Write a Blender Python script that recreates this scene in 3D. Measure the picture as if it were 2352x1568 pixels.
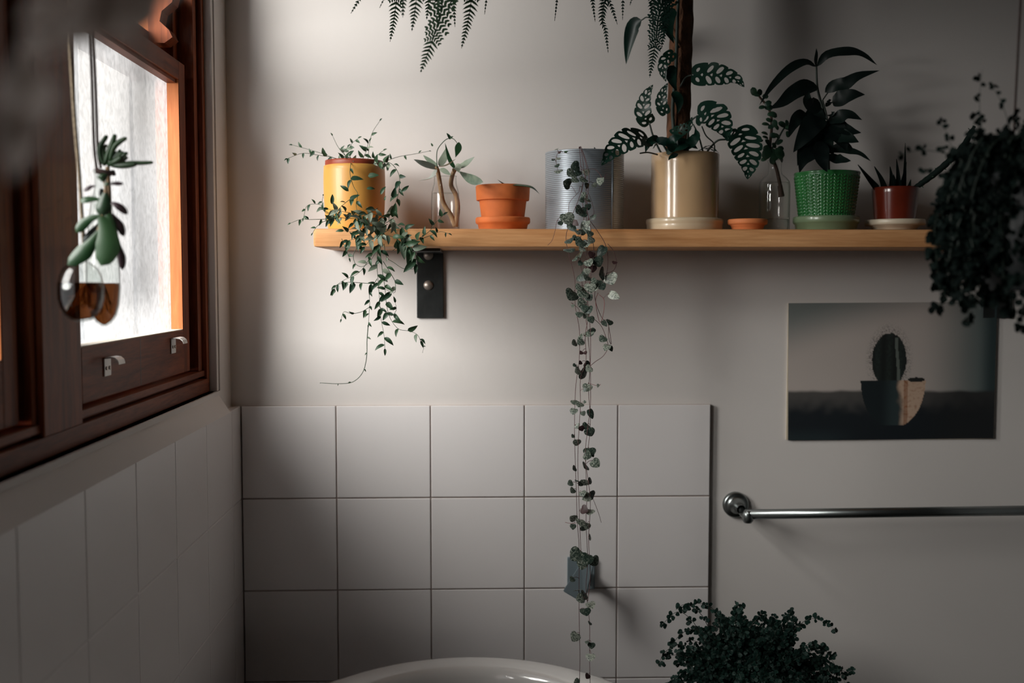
import bpy, bmesh, math, random
from mathutils import Vector, Matrix, noise

PI = math.pi
for o in list(bpy.data.objects):
    bpy.data.objects.remove(o, do_unlink=True)
S = bpy.context.scene
COL = S.collection
R = random.Random(7)

# ------------------------------------------------------------------ camera
CZ = 1.12                      # camera height above the floor
F = 2420.0                     # focal length in pixels of the 2352 wide frame
PITCH, YAW = math.radians(3.405), math.radians(1.68)
cam_d = bpy.data.cameras.new('camera')
cam = bpy.data.objects.new('camera', cam_d)
COL.objects.link(cam)
cam.location = (0, 0, CZ)
cam.rotation_euler = (PI/2 - PITCH, 0, -YAW)
cam_d.sensor_width = 36
cam_d.lens = F / 2352 * 36
cam_d.clip_start = 0.01
cam_d.dof.use_dof = True
cam_d.dof.focus_distance = 1.41
cam_d.dof.aperture_fstop = 4.3
S.camera = cam
CM = cam.rotation_euler.to_matrix()

def ray(px, py):
    return CM @ Vector(((px - 1176) / F, -(py - 784) / F, -1))
def P(px, py, Y):              # a point of the place at distance Y into the room
    d = ray(px, py)
    d = d * (Y / d.y)
    return Vector((d.x, d.y, d.z + CZ))
def PXs(Y):                    # metres per pixel at distance Y
    return Y / F

# ------------------------------------------------------------------ world, light, exposure
w = bpy.data.worlds.new('world')
S.world = w
w.use_nodes = True
bg = w.node_tree.nodes['Background']
bg.inputs[0].default_value = (0.80, 0.90, 1.0, 1)
bg.inputs[1].default_value = 0.25

def area(name, loc, rot, sx, sy, power, col):
    l = bpy.data.lights.new(name, 'AREA')
    l.shape = 'RECTANGLE'; l.size = sx; l.size_y = sy
    l.energy = power; l.color = col
    o = bpy.data.objects.new(name, l)
    o.location = loc; o.rotation_euler = rot
    COL.objects.link(o)
    return o
# the bright part of the overcast sky: high outside the window, shining slantwise towards the back wall
LP, LT = Vector((-1.62, 0.33, CZ + 0.84)), Vector((-0.15, 1.60, CZ + 0.0))
area('sky_brightness', LP, (LT - LP).to_track_quat('-Z', 'Y').to_euler(), 1.2, 1.6, 3200, (1.0, 0.965, 0.92))

S.view_settings.view_transform = 'Standard'
S.view_settings.look = 'None'
S.view_settings.gamma = 1
S.view_settings.use_curve_mapping = False
S.view_settings.exposure = 0.38
S.cycles.max_bounces = 10
S.cycles.transparent_max_bounces = 24

# ------------------------------------------------------------------ materials
def nodes(name):
    m = bpy.data.materials.new(name)
    m.use_nodes = True
    nt = m.node_tree
    return m, nt, nt.nodes['Principled BSDF']
def N(nt, t, **kw):
    n = nt.nodes.new(t)
    for k, v in kw.items():
        if k.startswith('_'):
            setattr(n, k[1:], v)
        else:
            n.inputs[k.replace('__', ' ')].default_value = v
    return n
def ramp(nt, fac, stops):
    r = nt.nodes.new('ShaderNodeValToRGB')
    while len(r.color_ramp.elements) < len(stops):
        r.color_ramp.elements.new(0.5)
    for e, (p, c) in zip(r.color_ramp.elements, stops):
        e.position = p; e.color = (*c, 1)
    nt.links.new(fac, r.inputs[0])
    return r
def mat(name, col, rough=0.5, metal=0.0, spec=0.5, var=0.08, scale=30, bump=0.0, bscale=200, coat=0.0, sss=0.0, coord='Object', stretch=None, dist=0.002):
    m, nt, b = nodes(name)
    tc = N(nt, 'ShaderNodeTexCoord')
    vec = tc.outputs[coord]
    if stretch:
        mp = N(nt, 'ShaderNodeMapping'); mp.inputs['Scale'].default_value = stretch
        nt.links.new(vec, mp.inputs[0]); vec = mp.outputs[0]
    nz = N(nt, 'ShaderNodeTexNoise', Scale=scale, Detail=4.0)
    nt.links.new(vec, nz.inputs['Vector'])
    lo = tuple(max(0, c * (1 - var)) for c in col); hi = tuple(min(1, c * (1 + var)) for c in col)
    r = ramp(nt, nz.outputs[0], [(0.3, lo), (0.7, hi)])
    nt.links.new(r.outputs[0], b.inputs['Base Color'])
    b.inputs['Roughness'].default_value = rough
    b.inputs['Metallic'].default_value = metal
    b.inputs['Specular IOR Level'].default_value = spec
    b.inputs['Coat Weight'].default_value = coat
    b.inputs['Coat Roughness'].default_value = 0.08
    if bump:
        n2 = N(nt, 'ShaderNodeTexNoise', Scale=bscale, Detail=3.0)
        nt.links.new(vec, n2.inputs['Vector'])
        bp = N(nt, 'ShaderNodeBump', Strength=bump, Distance=dist)
        nt.links.new(n2.outputs[0], bp.inputs['Height'])
        nt.links.new(bp.outputs[0], b.inputs['Normal'])
    return m
def wood(name, dark, light, rough, stretch, scale=6, bump=0.15, coat=0.0):
    m, nt, b = nodes(name)
    tc = N(nt, 'ShaderNodeTexCoord'); mp = N(nt, 'ShaderNodeMapping')
    mp.inputs['Scale'].default_value = stretch
    nt.links.new(tc.outputs['Object'], mp.inputs[0])
    nz = N(nt, 'ShaderNodeTexNoise', Scale=scale, Detail=6.0, Roughness=0.6, Distortion=0.6)
    nt.links.new(mp.outputs[0], nz.inputs['Vector'])
    n3 = N(nt, 'ShaderNodeTexNoise', Scale=scale * 5, Detail=3.0)
    nt.links.new(mp.outputs[0], n3.inputs['Vector'])
    mx = N(nt, 'ShaderNodeMath', _operation='MULTIPLY_ADD'); mx.inputs[1].default_value = 0.35
    nt.links.new(n3.outputs[0], mx.inputs[0]); nt.links.new(nz.outputs[0], mx.inputs[2])
    r = ramp(nt, mx.outputs[0], [(0.45, dark), (0.85, light)])
    nt.links.new(r.outputs[0], b.inputs['Base Color'])
    b.inputs['Roughness'].default_value = rough
    b.inputs['Coat Weight'].default_value = coat
    b.inputs['Specular IOR Level'].default_value = 0.15
    bp = N(nt, 'ShaderNodeBump', Strength=bump, Distance=0.001)
    nt.links.new(mx.outputs[0], bp.inputs['Height']); nt.links.new(bp.outputs[0], b.inputs['Normal'])
    return m
def leafmat(name, c1, c2, rough=0.45, trans=0.15, scale=25, back=None, spec=0.4):
    """two greens mixed by noise, a little brightness change from leaf to leaf, some light passing through"""
    m, nt, b = nodes(name)
    tc = N(nt, 'ShaderNodeTexCoord'); oi = N(nt, 'ShaderNodeObjectInfo')
    nz = N(nt, 'ShaderNodeTexNoise', Scale=scale, Detail=3.0)
    nt.links.new(tc.outputs['Object'], nz.inputs['Vector'])
    ad = N(nt, 'ShaderNodeMath', _operation='MULTIPLY_ADD'); ad.inputs[1].default_value = 0.45; 
    nt.links.new(oi.outputs['Random'], ad.inputs[0]); nt.links.new(nz.outputs[0], ad.inputs[2])
    r = ramp(nt, ad.outputs[0], [(0.4, c1), (1.0, c2)])
    out = r.outputs[0]
    if back:
        g = N(nt, 'ShaderNodeNewGeometry'); mxx = N(nt, 'ShaderNodeMix', _data_type='RGBA')
        nt.links.new(g.outputs['Backfacing'], mxx.inputs[0]); nt.links.new(out, mxx.inputs[6]); mxx.inputs[7].default_value = (*back, 1)
        out = mxx.outputs[2]
    nt.links.new(out, b.inputs['Base Color'])
    b.inputs['Roughness'].default_value = rough
    b.inputs['Specular IOR Level'].default_value = spec
    if trans:
        tr = N(nt, 'ShaderNodeBsdfTranslucent'); nt.links.new(out, tr.inputs[0])
        ms = N(nt, 'ShaderNodeMixShader'); ms.inputs[0].default_value = trans
        nt.links.new(b.outputs[0], ms.inputs[1]); nt.links.new(tr.outputs[0], ms.inputs[2])
        nt.links.new(ms.outputs[0], nt.nodes['Material Output'].inputs[0])
    return m
def heartmat():
    m, nt, b = nodes('silver_heart_leaf')
    tc = N(nt, 'ShaderNodeTexCoord'); oi = N(nt, 'ShaderNodeObjectInfo')
    v = N(nt, 'ShaderNodeTexVoronoi', Scale=5.0); v.feature = 'DISTANCE_TO_EDGE'
    nz = N(nt, 'ShaderNodeTexNoise', Scale=4.2, Detail=4.0, Distortion=0.8)
    av = N(nt, 'ShaderNodeVectorMath', _operation='ADD')
    nt.links.new(tc.outputs['Object'], av.inputs[0]); nt.links.new(oi.outputs['Random'], av.inputs[1])
    nt.links.new(av.outputs[0], nz.inputs['Vector']); nt.links.new(av.outputs[0], v.inputs['Vector'])
    ad = N(nt, 'ShaderNodeMath', _operation='MULTIPLY_ADD'); ad.inputs[1].default_value = 0.28
    nt.links.new(oi.outputs['Random'], ad.inputs[0]); nt.links.new(nz.outputs[0], ad.inputs[2])
    r = ramp(nt, ad.outputs[0], [(0.50, (0.014, 0.032, 0.024)), (0.62, (0.065, 0.09, 0.07)), (0.70, (0.15, 0.18, 0.145)), (0.82, (0.44, 0.47, 0.40))])
    g = N(nt, 'ShaderNodeNewGeometry')
    nt.links.new(r.outputs[0], b.inputs['Base Color'])
    b.inputs['Roughness'].default_value = 0.42
    return m
def clear_glass(name, tint=(0.95, 0.97, 0.96), edge=(0.30, 0.33, 0.32), refl=1.0):
    m = bpy.data.materials.new(name); m.use_nodes = True
    nt = m.node_tree; nt.nodes.clear()
    out = N(nt, 'ShaderNodeOutputMaterial')
    lw = N(nt, 'ShaderNodeLayerWeight', Blend=0.5)
    r = ramp(nt, lw.outputs['Facing'], [(0.55, tint), (0.97, edge)])
    tr = N(nt, 'ShaderNodeBsdfTransparent'); nt.links.new(r.outputs[0], tr.inputs[0])
    gl = N(nt, 'ShaderNodeBsdfGlossy', Roughness=0.03)
    ms = N(nt, 'ShaderNodeMixShader')
    pw = N(nt, 'ShaderNodeMath', _operation='POWER'); pw.inputs[1].default_value = 3.0
    nt.links.new(lw.outputs['Facing'], pw.inputs[0])
    mu = N(nt, 'ShaderNodeMath', _operation='MULTIPLY_ADD'); mu.inputs[1].default_value = 0.35 * refl; mu.inputs[2].default_value = 0.045 * refl
    nt.links.new(pw.outputs[0], mu.inputs[0])
    nt.links.new(mu.outputs[0], ms.inputs[0]); nt.links.new(tr.outputs[0], ms.inputs[1]); nt.links.new(gl.outputs[0], ms.inputs[2])
    nt.links.new(ms.outputs[0], out.inputs[0])
    return m
def real_glass(name, col, rough=0.0, ior=1.45):
    m, nt, b = nodes(name)
    b.inputs['Base Color'].default_value = (*col, 1)
    b.inputs['Transmission Weight'].default_value = 1
    b.inputs['Roughness'].default_value = rough
    b.inputs['IOR'].default_value = ior
    return m
def obscure_glass(name, strength, scatter=0.80):
    """frosted and hammered window glass lit by the sky behind it"""
    m, nt, b = nodes(name)
    tc = N(nt, 'ShaderNodeTexCoord'); mp = N(nt, 'ShaderNodeMapping'); mp.inputs['Scale'].default_value = (1, 1.0, 0.8)
    nt.links.new(tc.outputs['Object'], mp.inputs[0])
    nz = N(nt, 'ShaderNodeTexNoise', Scale=120.0, Detail=2.0, Distortion=0.6)
    nt.links.new(mp.outputs[0], nz.inputs['Vector'])
    v = N(nt, 'ShaderNodeTexNoise', Scale=4.0, Detail=2.0)
    nt.links.new(tc.outputs['Object'], v.inputs['Vector'])
    r = ramp(nt, nz.outputs[0], [(0.30, (0.64, 0.655, 0.66)), (0.52, (0.84, 0.855, 0.865)), (0.72, (0.98, 0.99, 1))])
    r2 = ramp(nt, v.outputs[0], [(0.35, (0.92, 0.89, 0.86)), (0.6, (1, 1, 1))])
    mx = N(nt, 'ShaderNodeMix', _data_type='RGBA', _blend_type='MULTIPLY'); mx.inputs[0].default_value = 1
    nt.links.new(r.outputs[0], mx.inputs[6]); nt.links.new(r2.outputs[0], mx.inputs[7])
    nt.links.new(mx.outputs[2], b.inputs['Emission Color'])
    b.inputs['Emission Strength'].default_value = strength
    b.inputs['Base Color'].default_value = (0.02, 0.02, 0.02, 1)
    b.inputs['Roughness'].default_value = 0.35
    b.inputs['Specular IOR Level'].default_value = 0.08
    bp = N(nt, 'ShaderNodeBump', Strength=0.15, Distance=0.001)
    nt.links.new(nz.outputs[0], bp.inputs['Height']); nt.links.new(bp.outputs[0], b.inputs['Normal'])
    # thin glass: half of the light goes straight through, half glows as scattered daylight
    tr = N(nt, 'ShaderNodeBsdfTransparent'); tr.inputs[0].default_value = (0.97, 0.98, 0.98, 1)
    ms = N(nt, 'ShaderNodeMixShader'); ms.inputs[0].default_value = scatter
    nt.links.new(tr.outputs[0], ms.inputs[1]); nt.links.new(b.outputs[0], ms.inputs[2])
    nt.links.new(ms.outputs[0], nt.nodes['Material Output'].inputs[0])
    return m

M = {}
M['wall'] = mat('painted_plaster', (0.70, 0.66, 0.635), 0.75, var=0.025, scale=3, bump=0.12, bscale=90)
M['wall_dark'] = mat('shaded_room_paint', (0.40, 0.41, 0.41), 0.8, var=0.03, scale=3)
M['tile'] = mat('white_tile_glaze', (0.82, 0.785, 0.78), 0.22, var=0.02, scale=4, bump=0.05, bscale=15)
M['grout'] = mat('tile_grout', (0.40, 0.33, 0.30), 0.9, var=0.15, scale=20)
M['floor'] = mat('dark_floor', (0.05, 0.048, 0.045), 0.5)
M['red_wood'] = wood('varnished_red_wood', (0.085, 0.020, 0.009), (0.27, 0.070, 0.024), 0.5, (12, 12, 1.1), coat=0.04)
M['red_wood_h'] = wood('varnished_red_wood_rail', (0.085, 0.020, 0.009), (0.26, 0.068, 0.024), 0.52, (12, 1.1, 12), coat=0.04)
M['lit_wood'] = wood('daylit_glazing_wood', (0.34, 0.10, 0.032), (0.50, 0.17, 0.06), 0.45, (12, 12, 1.1))  # the same red wood with window light put into its colour
M['shelf'] = wood('pale_pine_board', (0.56, 0.25, 0.095), (0.80, 0.43, 0.20), 0.5, (1.0, 14, 14), scale=5)
M['pane'] = obscure_glass('hammered_window_glass', 0.86)
M['light_stop_dark'] = mat('dark_light_stop', (0.05, 0.045, 0.042), 0.7)  # darkened so that lit outer frame parts don't brighten the panes
M['pane_dimmed'] = obscure_glass('light_trimming_glass', 0.85, 0.835)  # near panes made denser to cut light on the right of the back wall
M['putty'] = mat('window_putty', (0.62, 0.56, 0.48), 0.7)
M['clear'] = clear_glass('clear_bottle_glass', (0.985, 0.99, 0.985), (0.45, 0.48, 0.46))
M['water'] = clear_glass('still_water', (0.985, 0.985, 0.975), (0.75, 0.77, 0.75), 0.4)
M['flask'] = clear_glass('flask_glass', (0.90, 0.92, 0.91), (0.22, 0.23, 0.22))
M['brown_water'] = clear_glass('brown_root_water', (0.36, 0.19, 0.09), (0.07, 0.025, 0.01))
M['chrome'] = mat('brushed_chrome', (0.30, 0.325, 0.325), 0.30, metal=1.0, var=0.02)
M['steel'] = mat('dull_grey_metal', (0.24, 0.30, 0.33), 0.35, metal=0.35, var=0.04)
M['lift'] = mat('satin_silver_metal', (0.72, 0.70, 0.68), 0.45, metal=0.25, var=0.03)
M['black_metal'] = mat('black_painted_iron', (0.018, 0.020, 0.020), 0.38, var=0.5, scale=20, bump=0.3, bscale=60)
M['screw'] = mat('dull_screw', (0.40, 0.34, 0.30), 0.4, metal=0.7)
M['terra'] = mat('terracotta', (0.62, 0.155, 0.035), 0.75, var=0.16, scale=25, bump=0.1)
M['terra_light'] = mat('pale_orange_clay', (0.66, 0.21, 0.07), 0.7, var=0.1, scale=25)
M['yellow'] = mat('yellow_glaze', (0.60, 0.30, 0.065), 0.45, var=0.14, scale=9, coat=0.1)
M['red_rim'] = mat('brick_red_glaze', (0.26, 0.045, 0.02), 0.5)
M['tin'] = mat('blue_grey_metallic', (0.34, 0.38, 0.42), 0.36, metal=0.55, var=0.06, scale=12)
M['beige'] = mat('beige_glaze', (0.60, 0.40, 0.225), 0.22, var=0.05, scale=10, coat=0.7)
M['beige_saucer'] = mat('cream_glaze', (0.68, 0.55, 0.38), 0.3, var=0.10, scale=12, coat=0.5)
M['green_pot'] = mat('green_glaze', (0.022, 0.135, 0.036), 0.25, var=0.25, scale=18, coat=0.6)
M['green_saucer'] = mat('sage_glaze', (0.15, 0.21, 0.12), 0.35, var=0.1, scale=15, coat=0.4)
M['red_pot'] = mat('oxblood_glaze', (0.13, 0.018, 0.008), 0.22, var=0.25, scale=15, coat=0.6)
M['cream'] = mat('cream_china', (0.60, 0.52, 0.40), 0.35)
M['black_pot'] = mat('black_plastic', (0.006, 0.008, 0.009), 0.6)
M['soil'] = mat('potting_soil', (0.03, 0.02, 0.013), 0.95, var=0.5, scale=120, bump=0.8, bscale=150)
M['coir'] = mat('coir_fibre', (0.10, 0.042, 0.019), 0.95, var=0.55, scale=70, bump=1.0, bscale=260, dist=0.004, stretch=(1, 1, 0.5))
M['enamel'] = mat('bath_enamel', (0.74, 0.72, 0.70), 0.12, var=0.01, coat=0.6)
M['twine_dark'] = mat('dark_twine', (0.05, 0.025, 0.022), 0.9, var=0.4, scale=300, bump=0.8, bscale=700)
M['twine'] = mat('jute_twine', (0.17, 0.13, 0.085), 0.9, var=0.3, scale=300, bump=0.8, bscale=700)
M['heart'] = heartmat()
M['heart_stem'] = mat('thin_purple_stem', (0.13, 0.055, 0.055), 0.6, var=0.3, scale=8)
M['pink'] = mat('pink_stem', (0.34, 0.12, 0.12), 0.6)
M['purple_leaf'] = leafmat('purple_leaf_back', (0.035, 0.018, 0.02), (0.075, 0.035, 0.035))
M['vine_leaf'] = leafmat('trailing_leaf', (0.008, 0.034, 0.019), (0.05, 0.105, 0.05), back=(0.08, 0.11, 0.08))
M['vine_pale'] = leafmat('variegated_leaf', (0.07, 0.12, 0.08), (0.33, 0.38, 0.29), scale=60)
M['vine_stem'] = mat('green_stem', (0.035, 0.07, 0.035), 0.6, var=0.3)
M['grey_leaf'] = leafmat('grey_green_leaf', (0.10, 0.16, 0.11), (0.30, 0.34, 0.26), trans=0.1)
M['pale_leaf'] = leafmat('silvery_leaf', (0.45, 0.52, 0.46), (0.65, 0.68, 0.62), trans=0.2)
M['bark'] = mat('woody_stem', (0.28, 0.18, 0.10), 0.8, var=0.35, scale=60, bump=0.5)
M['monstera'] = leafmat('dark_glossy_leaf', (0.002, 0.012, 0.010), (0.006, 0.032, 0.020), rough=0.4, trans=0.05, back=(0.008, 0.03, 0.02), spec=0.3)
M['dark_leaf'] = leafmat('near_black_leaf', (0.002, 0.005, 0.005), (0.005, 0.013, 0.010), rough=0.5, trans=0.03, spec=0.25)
M['dark_stem'] = mat('dark_green_stem', (0.018, 0.03, 0.022), 0.6)
M['jade'] = leafmat('jade_leaf', (0.006, 0.028, 0.011), (0.025, 0.075, 0.024), rough=0.35, trans=0.08, scale=12)
M['jade_purple'] = leafmat('purple_edged_leaf', (0.022, 0.010, 0.018), (0.045, 0.022, 0.03), rough=0.35, trans=0.1)
M['small_jade'] = leafmat('small_round_leaf', (0.008, 0.030, 0.020), (0.03, 0.075, 0.04), rough=0.4, trans=0.1)
M['fern'] = leafmat('fern_green', (0.012, 0.055, 0.026), (0.05, 0.13, 0.05), rough=0.5, trans=0.3, back=(0.03, 0.07, 0.035))
M['fern_dark'] = leafmat('deep_fern_green', (0.005, 0.022, 0.018), (0.014, 0.045, 0.032), rough=0.5, trans=0.15)
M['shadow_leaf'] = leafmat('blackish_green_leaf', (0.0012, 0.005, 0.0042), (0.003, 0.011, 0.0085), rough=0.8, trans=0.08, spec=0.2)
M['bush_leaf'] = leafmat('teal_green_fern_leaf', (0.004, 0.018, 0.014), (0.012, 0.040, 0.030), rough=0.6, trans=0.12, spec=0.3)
M['haze_leaf'] = leafmat('pale_haze_leaf', (0.72, 0.66, 0.62), (0.88, 0.82, 0.78), rough=0.9, trans=0.6)  # whitened colour for the added sprig that stands in for haze
M['dark_bark'] = mat('dark_woody_stem', (0.05, 0.028, 0.018), 0.8, var=0.35, scale=60, bump=0.4)
M['root'] = mat('fine_root', (0.30, 0.16, 0.06), 0.8)
M['stool'] = wood('dark_stool_wood', (0.05, 0.025, 0.012), (0.12, 0.06, 0.03), 0.5, (2, 14, 14))

# ------------------------------------------------------------------ objects and meshes
def link(o, parent=None):
    COL.objects.link(o)
    if parent is not None:
        o.parent = parent
    return o
def wpos(o):
    v = Vector((0, 0, 0))
    while o is not None:
        v = v + o.location
        o = o.parent
    return v
def tag(o, label=None, cat=None, group=None, kind=None):
    if label: o['label'] = label
    if cat: o['category'] = cat
    if group: o['group'] = group
    if kind: o['kind'] = kind
    return o
def root(name, loc, label=None, cat=None, group=None, kind=None):
    o = bpy.data.objects.new(name, None)
    o.empty_display_size = 0.02
    o.location = loc
    link(o)
    return tag(o, label, cat, group, kind)

class MB:
    def __init__(s): s.v = []; s.f = []; s.m = []
    def add(s, vs, fs, mi=0):
        n = len(s.v)
        s.v.extend([tuple(v) for v in vs]); s.f.extend([tuple(i + n for i in f) for f in fs]); s.m.extend([mi] * len(fs))
        return s
    def box(s, a, b, bevel=0.0, mi=0):
        (x0, y0, z0), (x1, y1, z1) = a, b
        x0, x1 = min(x0, x1), max(x0, x1); y0, y1 = min(y0, y1), max(y0, y1); z0, z1 = min(z0, z1), max(z0, z1)
        if bevel <= 0:
            vs = [(x, y, z) for x in (x0, x1) for y in (y0, y1) for z in (z0, z1)]
            s.add(vs, [(0, 1, 3, 2), (4, 6, 7, 5), (0, 4, 5, 1), (2, 3, 7, 6), (0, 2, 6, 4), (1, 5, 7, 3)], mi)
        else:
            bm = bmesh.new()
            bmesh.ops.create_cube(bm, size=1)
            for v in bm.verts:
                v.co = Vector(((x0 + x1) / 2 + v.co.x * (x1 - x0), (y0 + y1) / 2 + v.co.y * (y1 - y0), (z0 + z1) / 2 + v.co.z * (z1 - z0)))
            bmesh.ops.bevel(bm, geom=list(bm.edges), offset=bevel, segments=2, profile=0.6, affect='EDGES')
            bm.verts.index_update()
            s.add([v.co for v in bm.verts], [tuple(v.index for v in f.verts) for f in bm.faces], mi)
            bm.free()
        return s
    def tube(s, pts, r, sides=6, cap=True, mi=0):
        pts = [Vector(p) for p in pts]
        n = len(pts)
        rr = r if isinstance(r, (list, tuple)) else [r] * n
        rings = []
        up = Vector((0.13, 0.27, 0.95)).normalized()
        prev = None
        for i, p in enumerate(pts):
            t = (pts[min(i + 1, n - 1)] - pts[max(i - 1, 0)])
            if t.length < 1e-9: t = Vector((0, 0, 1))
            t.normalize()
            a = (prev if prev is not None else up)
            a = a - t * a.dot(t)
            if a.length < 1e-3:
                a = t.orthogonal()
            a.normalize(); prev = a
            b = t.cross(a)
            rings.append([p + (a * math.cos(2 * PI * k / sides) + b * math.sin(2 * PI * k / sides)) * rr[i] for k in range(sides)])
        vs = [v for g in rings for v in g]; fs = []
        for i in range(n - 1):
            for k in range(sides):
                k2 = (k + 1) % sides
                fs.append((i * sides + k, i * sides + k2, (i + 1) * sides + k2, (i + 1) * sides + k))
        if cap:
            fs.append(tuple(reversed(range(sides)))); fs.append(tuple((n - 1) * sides + k for k in range(sides)))
        return s.add(vs, fs, mi)
    def lathe(s, c, prof, seg=48, mi=0, fn=None):
        """prof: (radius, height) pairs from one end to the other, about a vertical axis through c"""
        c = Vector(c); vs = []; fs = []
        for (r, z) in prof:
            for k in range(seg):
                a = 2 * PI * k / seg
                q = r if fn is None else r + fn(a, z)
                vs.append(c + Vector((q * math.cos(a), q * math.sin(a), z)))
        n = len(prof)
        for i in range(n - 1):
            for k in range(seg):
                k2 = (k + 1) % seg
                fs.append((i * seg + k, i * seg + k2, (i + 1) * seg + k2, (i + 1) * seg + k))
        if prof[0][0] > 1e-6: fs.append(tuple(reversed(range(seg))))
        if prof[-1][0] > 1e-6: fs.append(tuple((n - 1) * seg + k for k in range(seg)))
        return s.add(vs, fs, mi)
    def build(s, name, mats, parent=None, smooth=True, loc=None, angle=None):
        me = bpy.data.meshes.new(name)
        org = Vector(loc) if loc is not None else (wpos(parent) if parent is not None else Vector((0, 0, 0)))
        me.from_pydata([tuple(Vector(v) - org) for v in s.v], [], s.f)
        for m in (mats if isinstance(mats, (list, tuple)) else [mats]):
            me.materials.append(m)
        me.polygons.foreach_set('material_index', s.m)
        me.polygons.foreach_set('use_smooth', [smooth] * len(s.f))
        me.validate()
        me.update()
        o = bpy.data.objects.new(name, me)
        if loc is not None:
            o.location = org - (wpos(parent) if parent is not None else Vector((0, 0, 0)))
        link(o, parent)
        if smooth and angle is not None:
            try:
                me.set_sharp_from_angle(angle=math.radians(angle))
            except Exception:
                pass
        return o

def catmull(pts, n=6):
    pts = [Vector(p) for p in pts]
    if len(pts) < 3:
        return [pts[0].lerp(pts[-1], i / n) for i in range(n + 1)]
    out = []
    q = [pts[0] * 2 - pts[1]] + pts + [pts[-1] * 2 - pts[-2]]
    for i in range(1, len(q) - 2):
        a, b, c, d = q[i - 1], q[i], q[i + 1], q[i + 2]
        for k in range(n):
            t = k / n
            out.append(0.5 * ((2 * b) + (c - a) * t + (2 * a - 5 * b + 4 * c - d) * t * t + (3 * b - a - 3 * c + d) * t ** 3))
    out.append(pts[-1])
    return out
def length(pts):
    return sum((pts[i + 1] - pts[i]).length for i in range(len(pts) - 1))
def sample(pts, d):
    """point and direction at arc length d"""
    for i in range(len(pts) - 1):
        L = (pts[i + 1] - pts[i]).length
        if d <= L or i == len(pts) - 2:
            t = min(1, d / max(L, 1e-9))
            return pts[i].lerp(pts[i + 1], t), (pts[i + 1] - pts[i]).normalized()
        d -= L

# outline width (0..1) of a leaf at u along its midrib
def w_lance(u): return max(0.0, math.sin(PI * min(1, u ** 0.75)) ** 0.9)
def w_ovate(u): return max(0.0, math.sin(PI * u ** 0.62)) ** 0.85
def w_obov(u): return max(0.0, math.sin(PI * min(1, u ** 1.5))) ** 0.7
def w_round(u): return math.sqrt(max(0.0, 1 - (2 * u - 1) ** 2))

def leaf_blade(pts, half, prof, normal, cup=0.25, wave=0.0, n=10, mb=None, mi=0, seed=0, thick=0.0):
    """a leaf as a surface along the midrib pts; half = half width, prof = outline"""
    P_ = catmull(pts, max(2, n // max(1, len(pts) - 1)))
    m = len(P_) - 1
    vs = []; fs = []
    nn = Vector(normal).normalized()
    vv = (-1, -0.55, 0, 0.55, 1)
    rnd = random.Random(seed); ph = rnd.random() * 6
    def strip(off):
        base = len(vs)
        for i, p in enumerate(P_):
            t = (P_[min(i + 1, m)] - P_[max(i - 1, 0)]).normalized()
            s = t.cross(nn)
            if s.length < 1e-4: s = t.orthogonal()
            s.normalize(); k = s.cross(t)
            u = i / m
            hw = half * max(prof(u), 0.03 if 0 < i < m else 0.008)
            for v in vv:
                z = cup * hw * abs(v) ** 1.3 + wave * half * abs(v) * math.sin(u * 17 + ph + v * 1.5) * prof(u)
                vs.append(p + s * (hw * v) + k * (z + off * (1 - abs(v) ** 2) * (prof(u) if off else 1)))
        return base
    b = strip(thick)
    W = len(vv)
    for i in range(m):
        for j in range(W - 1):
            a = b + i * W + j
            fs.append((a, a + 1, a + W + 1, a + W))
    if thick:
        b2 = strip(-thick)
        for i in range(m):
            for j in range(W - 1):
                a = b2 + i * W + j
                fs.append((a, a + W, a + W + 1, a + 1))
    own = mb is None
    if own: mb = MB()
    mb.add(vs, fs, mi)
    return mb
def unit_leaf(name, half, prof, material, cup=0.3, droop=0.15, wave=0.0, thick=0.0, n=6):
    """leaf of length 1 along +Y, face +Z, shared by all its copies"""
    pts = [(0, 0, 0), (0, 0.33, droop * 0.35), (0, 0.67, droop * 0.2), (0, 1, -droop * 0.6)]
    mb = leaf_blade(pts, half, prof, (0, 0, 1), cup=cup, wave=wave, n=n, thick=thick)
    me = bpy.data.meshes.new(name)
    me.from_pydata([tuple(v) for v in mb.v], [], mb.f)
    me.materials.append(material)
    me.polygons.foreach_set('use_smooth', [True] * len(mb.f))
    me.update()
    return me
def basis(direction, normal):
    d = Vector(direction).normalized(); n = Vector(normal)
    n = n - d * n.dot(d)
    if n.length < 1e-3: n = d.orthogonal()
    n.normalize(); s = d.cross(n)
    return Matrix((s, d, n)).transposed()
def put(me, name, parent, base, direction, normal, size, width=1.0):
    o = bpy.data.objects.new(name, me)
    B = basis(direction, normal).to_4x4()
    o.matrix_basis = Matrix.Translation(Vector(base) - wpos(parent)) @ B @ Matrix.Diagonal((size * width, size, size, 1))
    link(o, parent)
    return o

# ================================================================== THE SETTING
WX = -0.398                    # face of the left wall
YB = 1.681                     # face of the back wall
TX, TY = -0.3816, 1.673        # faces of the tiles
XR, YF, ZC = 1.75, -1.6, 2.55
def Zc(z): return CZ + z

wb = MB().box((WX - 0.16, YB, -0.05), (XR + 0.1, YB + 0.1, ZC + 0.05)).build('wall_back', M['wall'], smooth=False)
tag(wb, 'white painted back wall behind the plant shelf', kind='structure')
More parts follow.
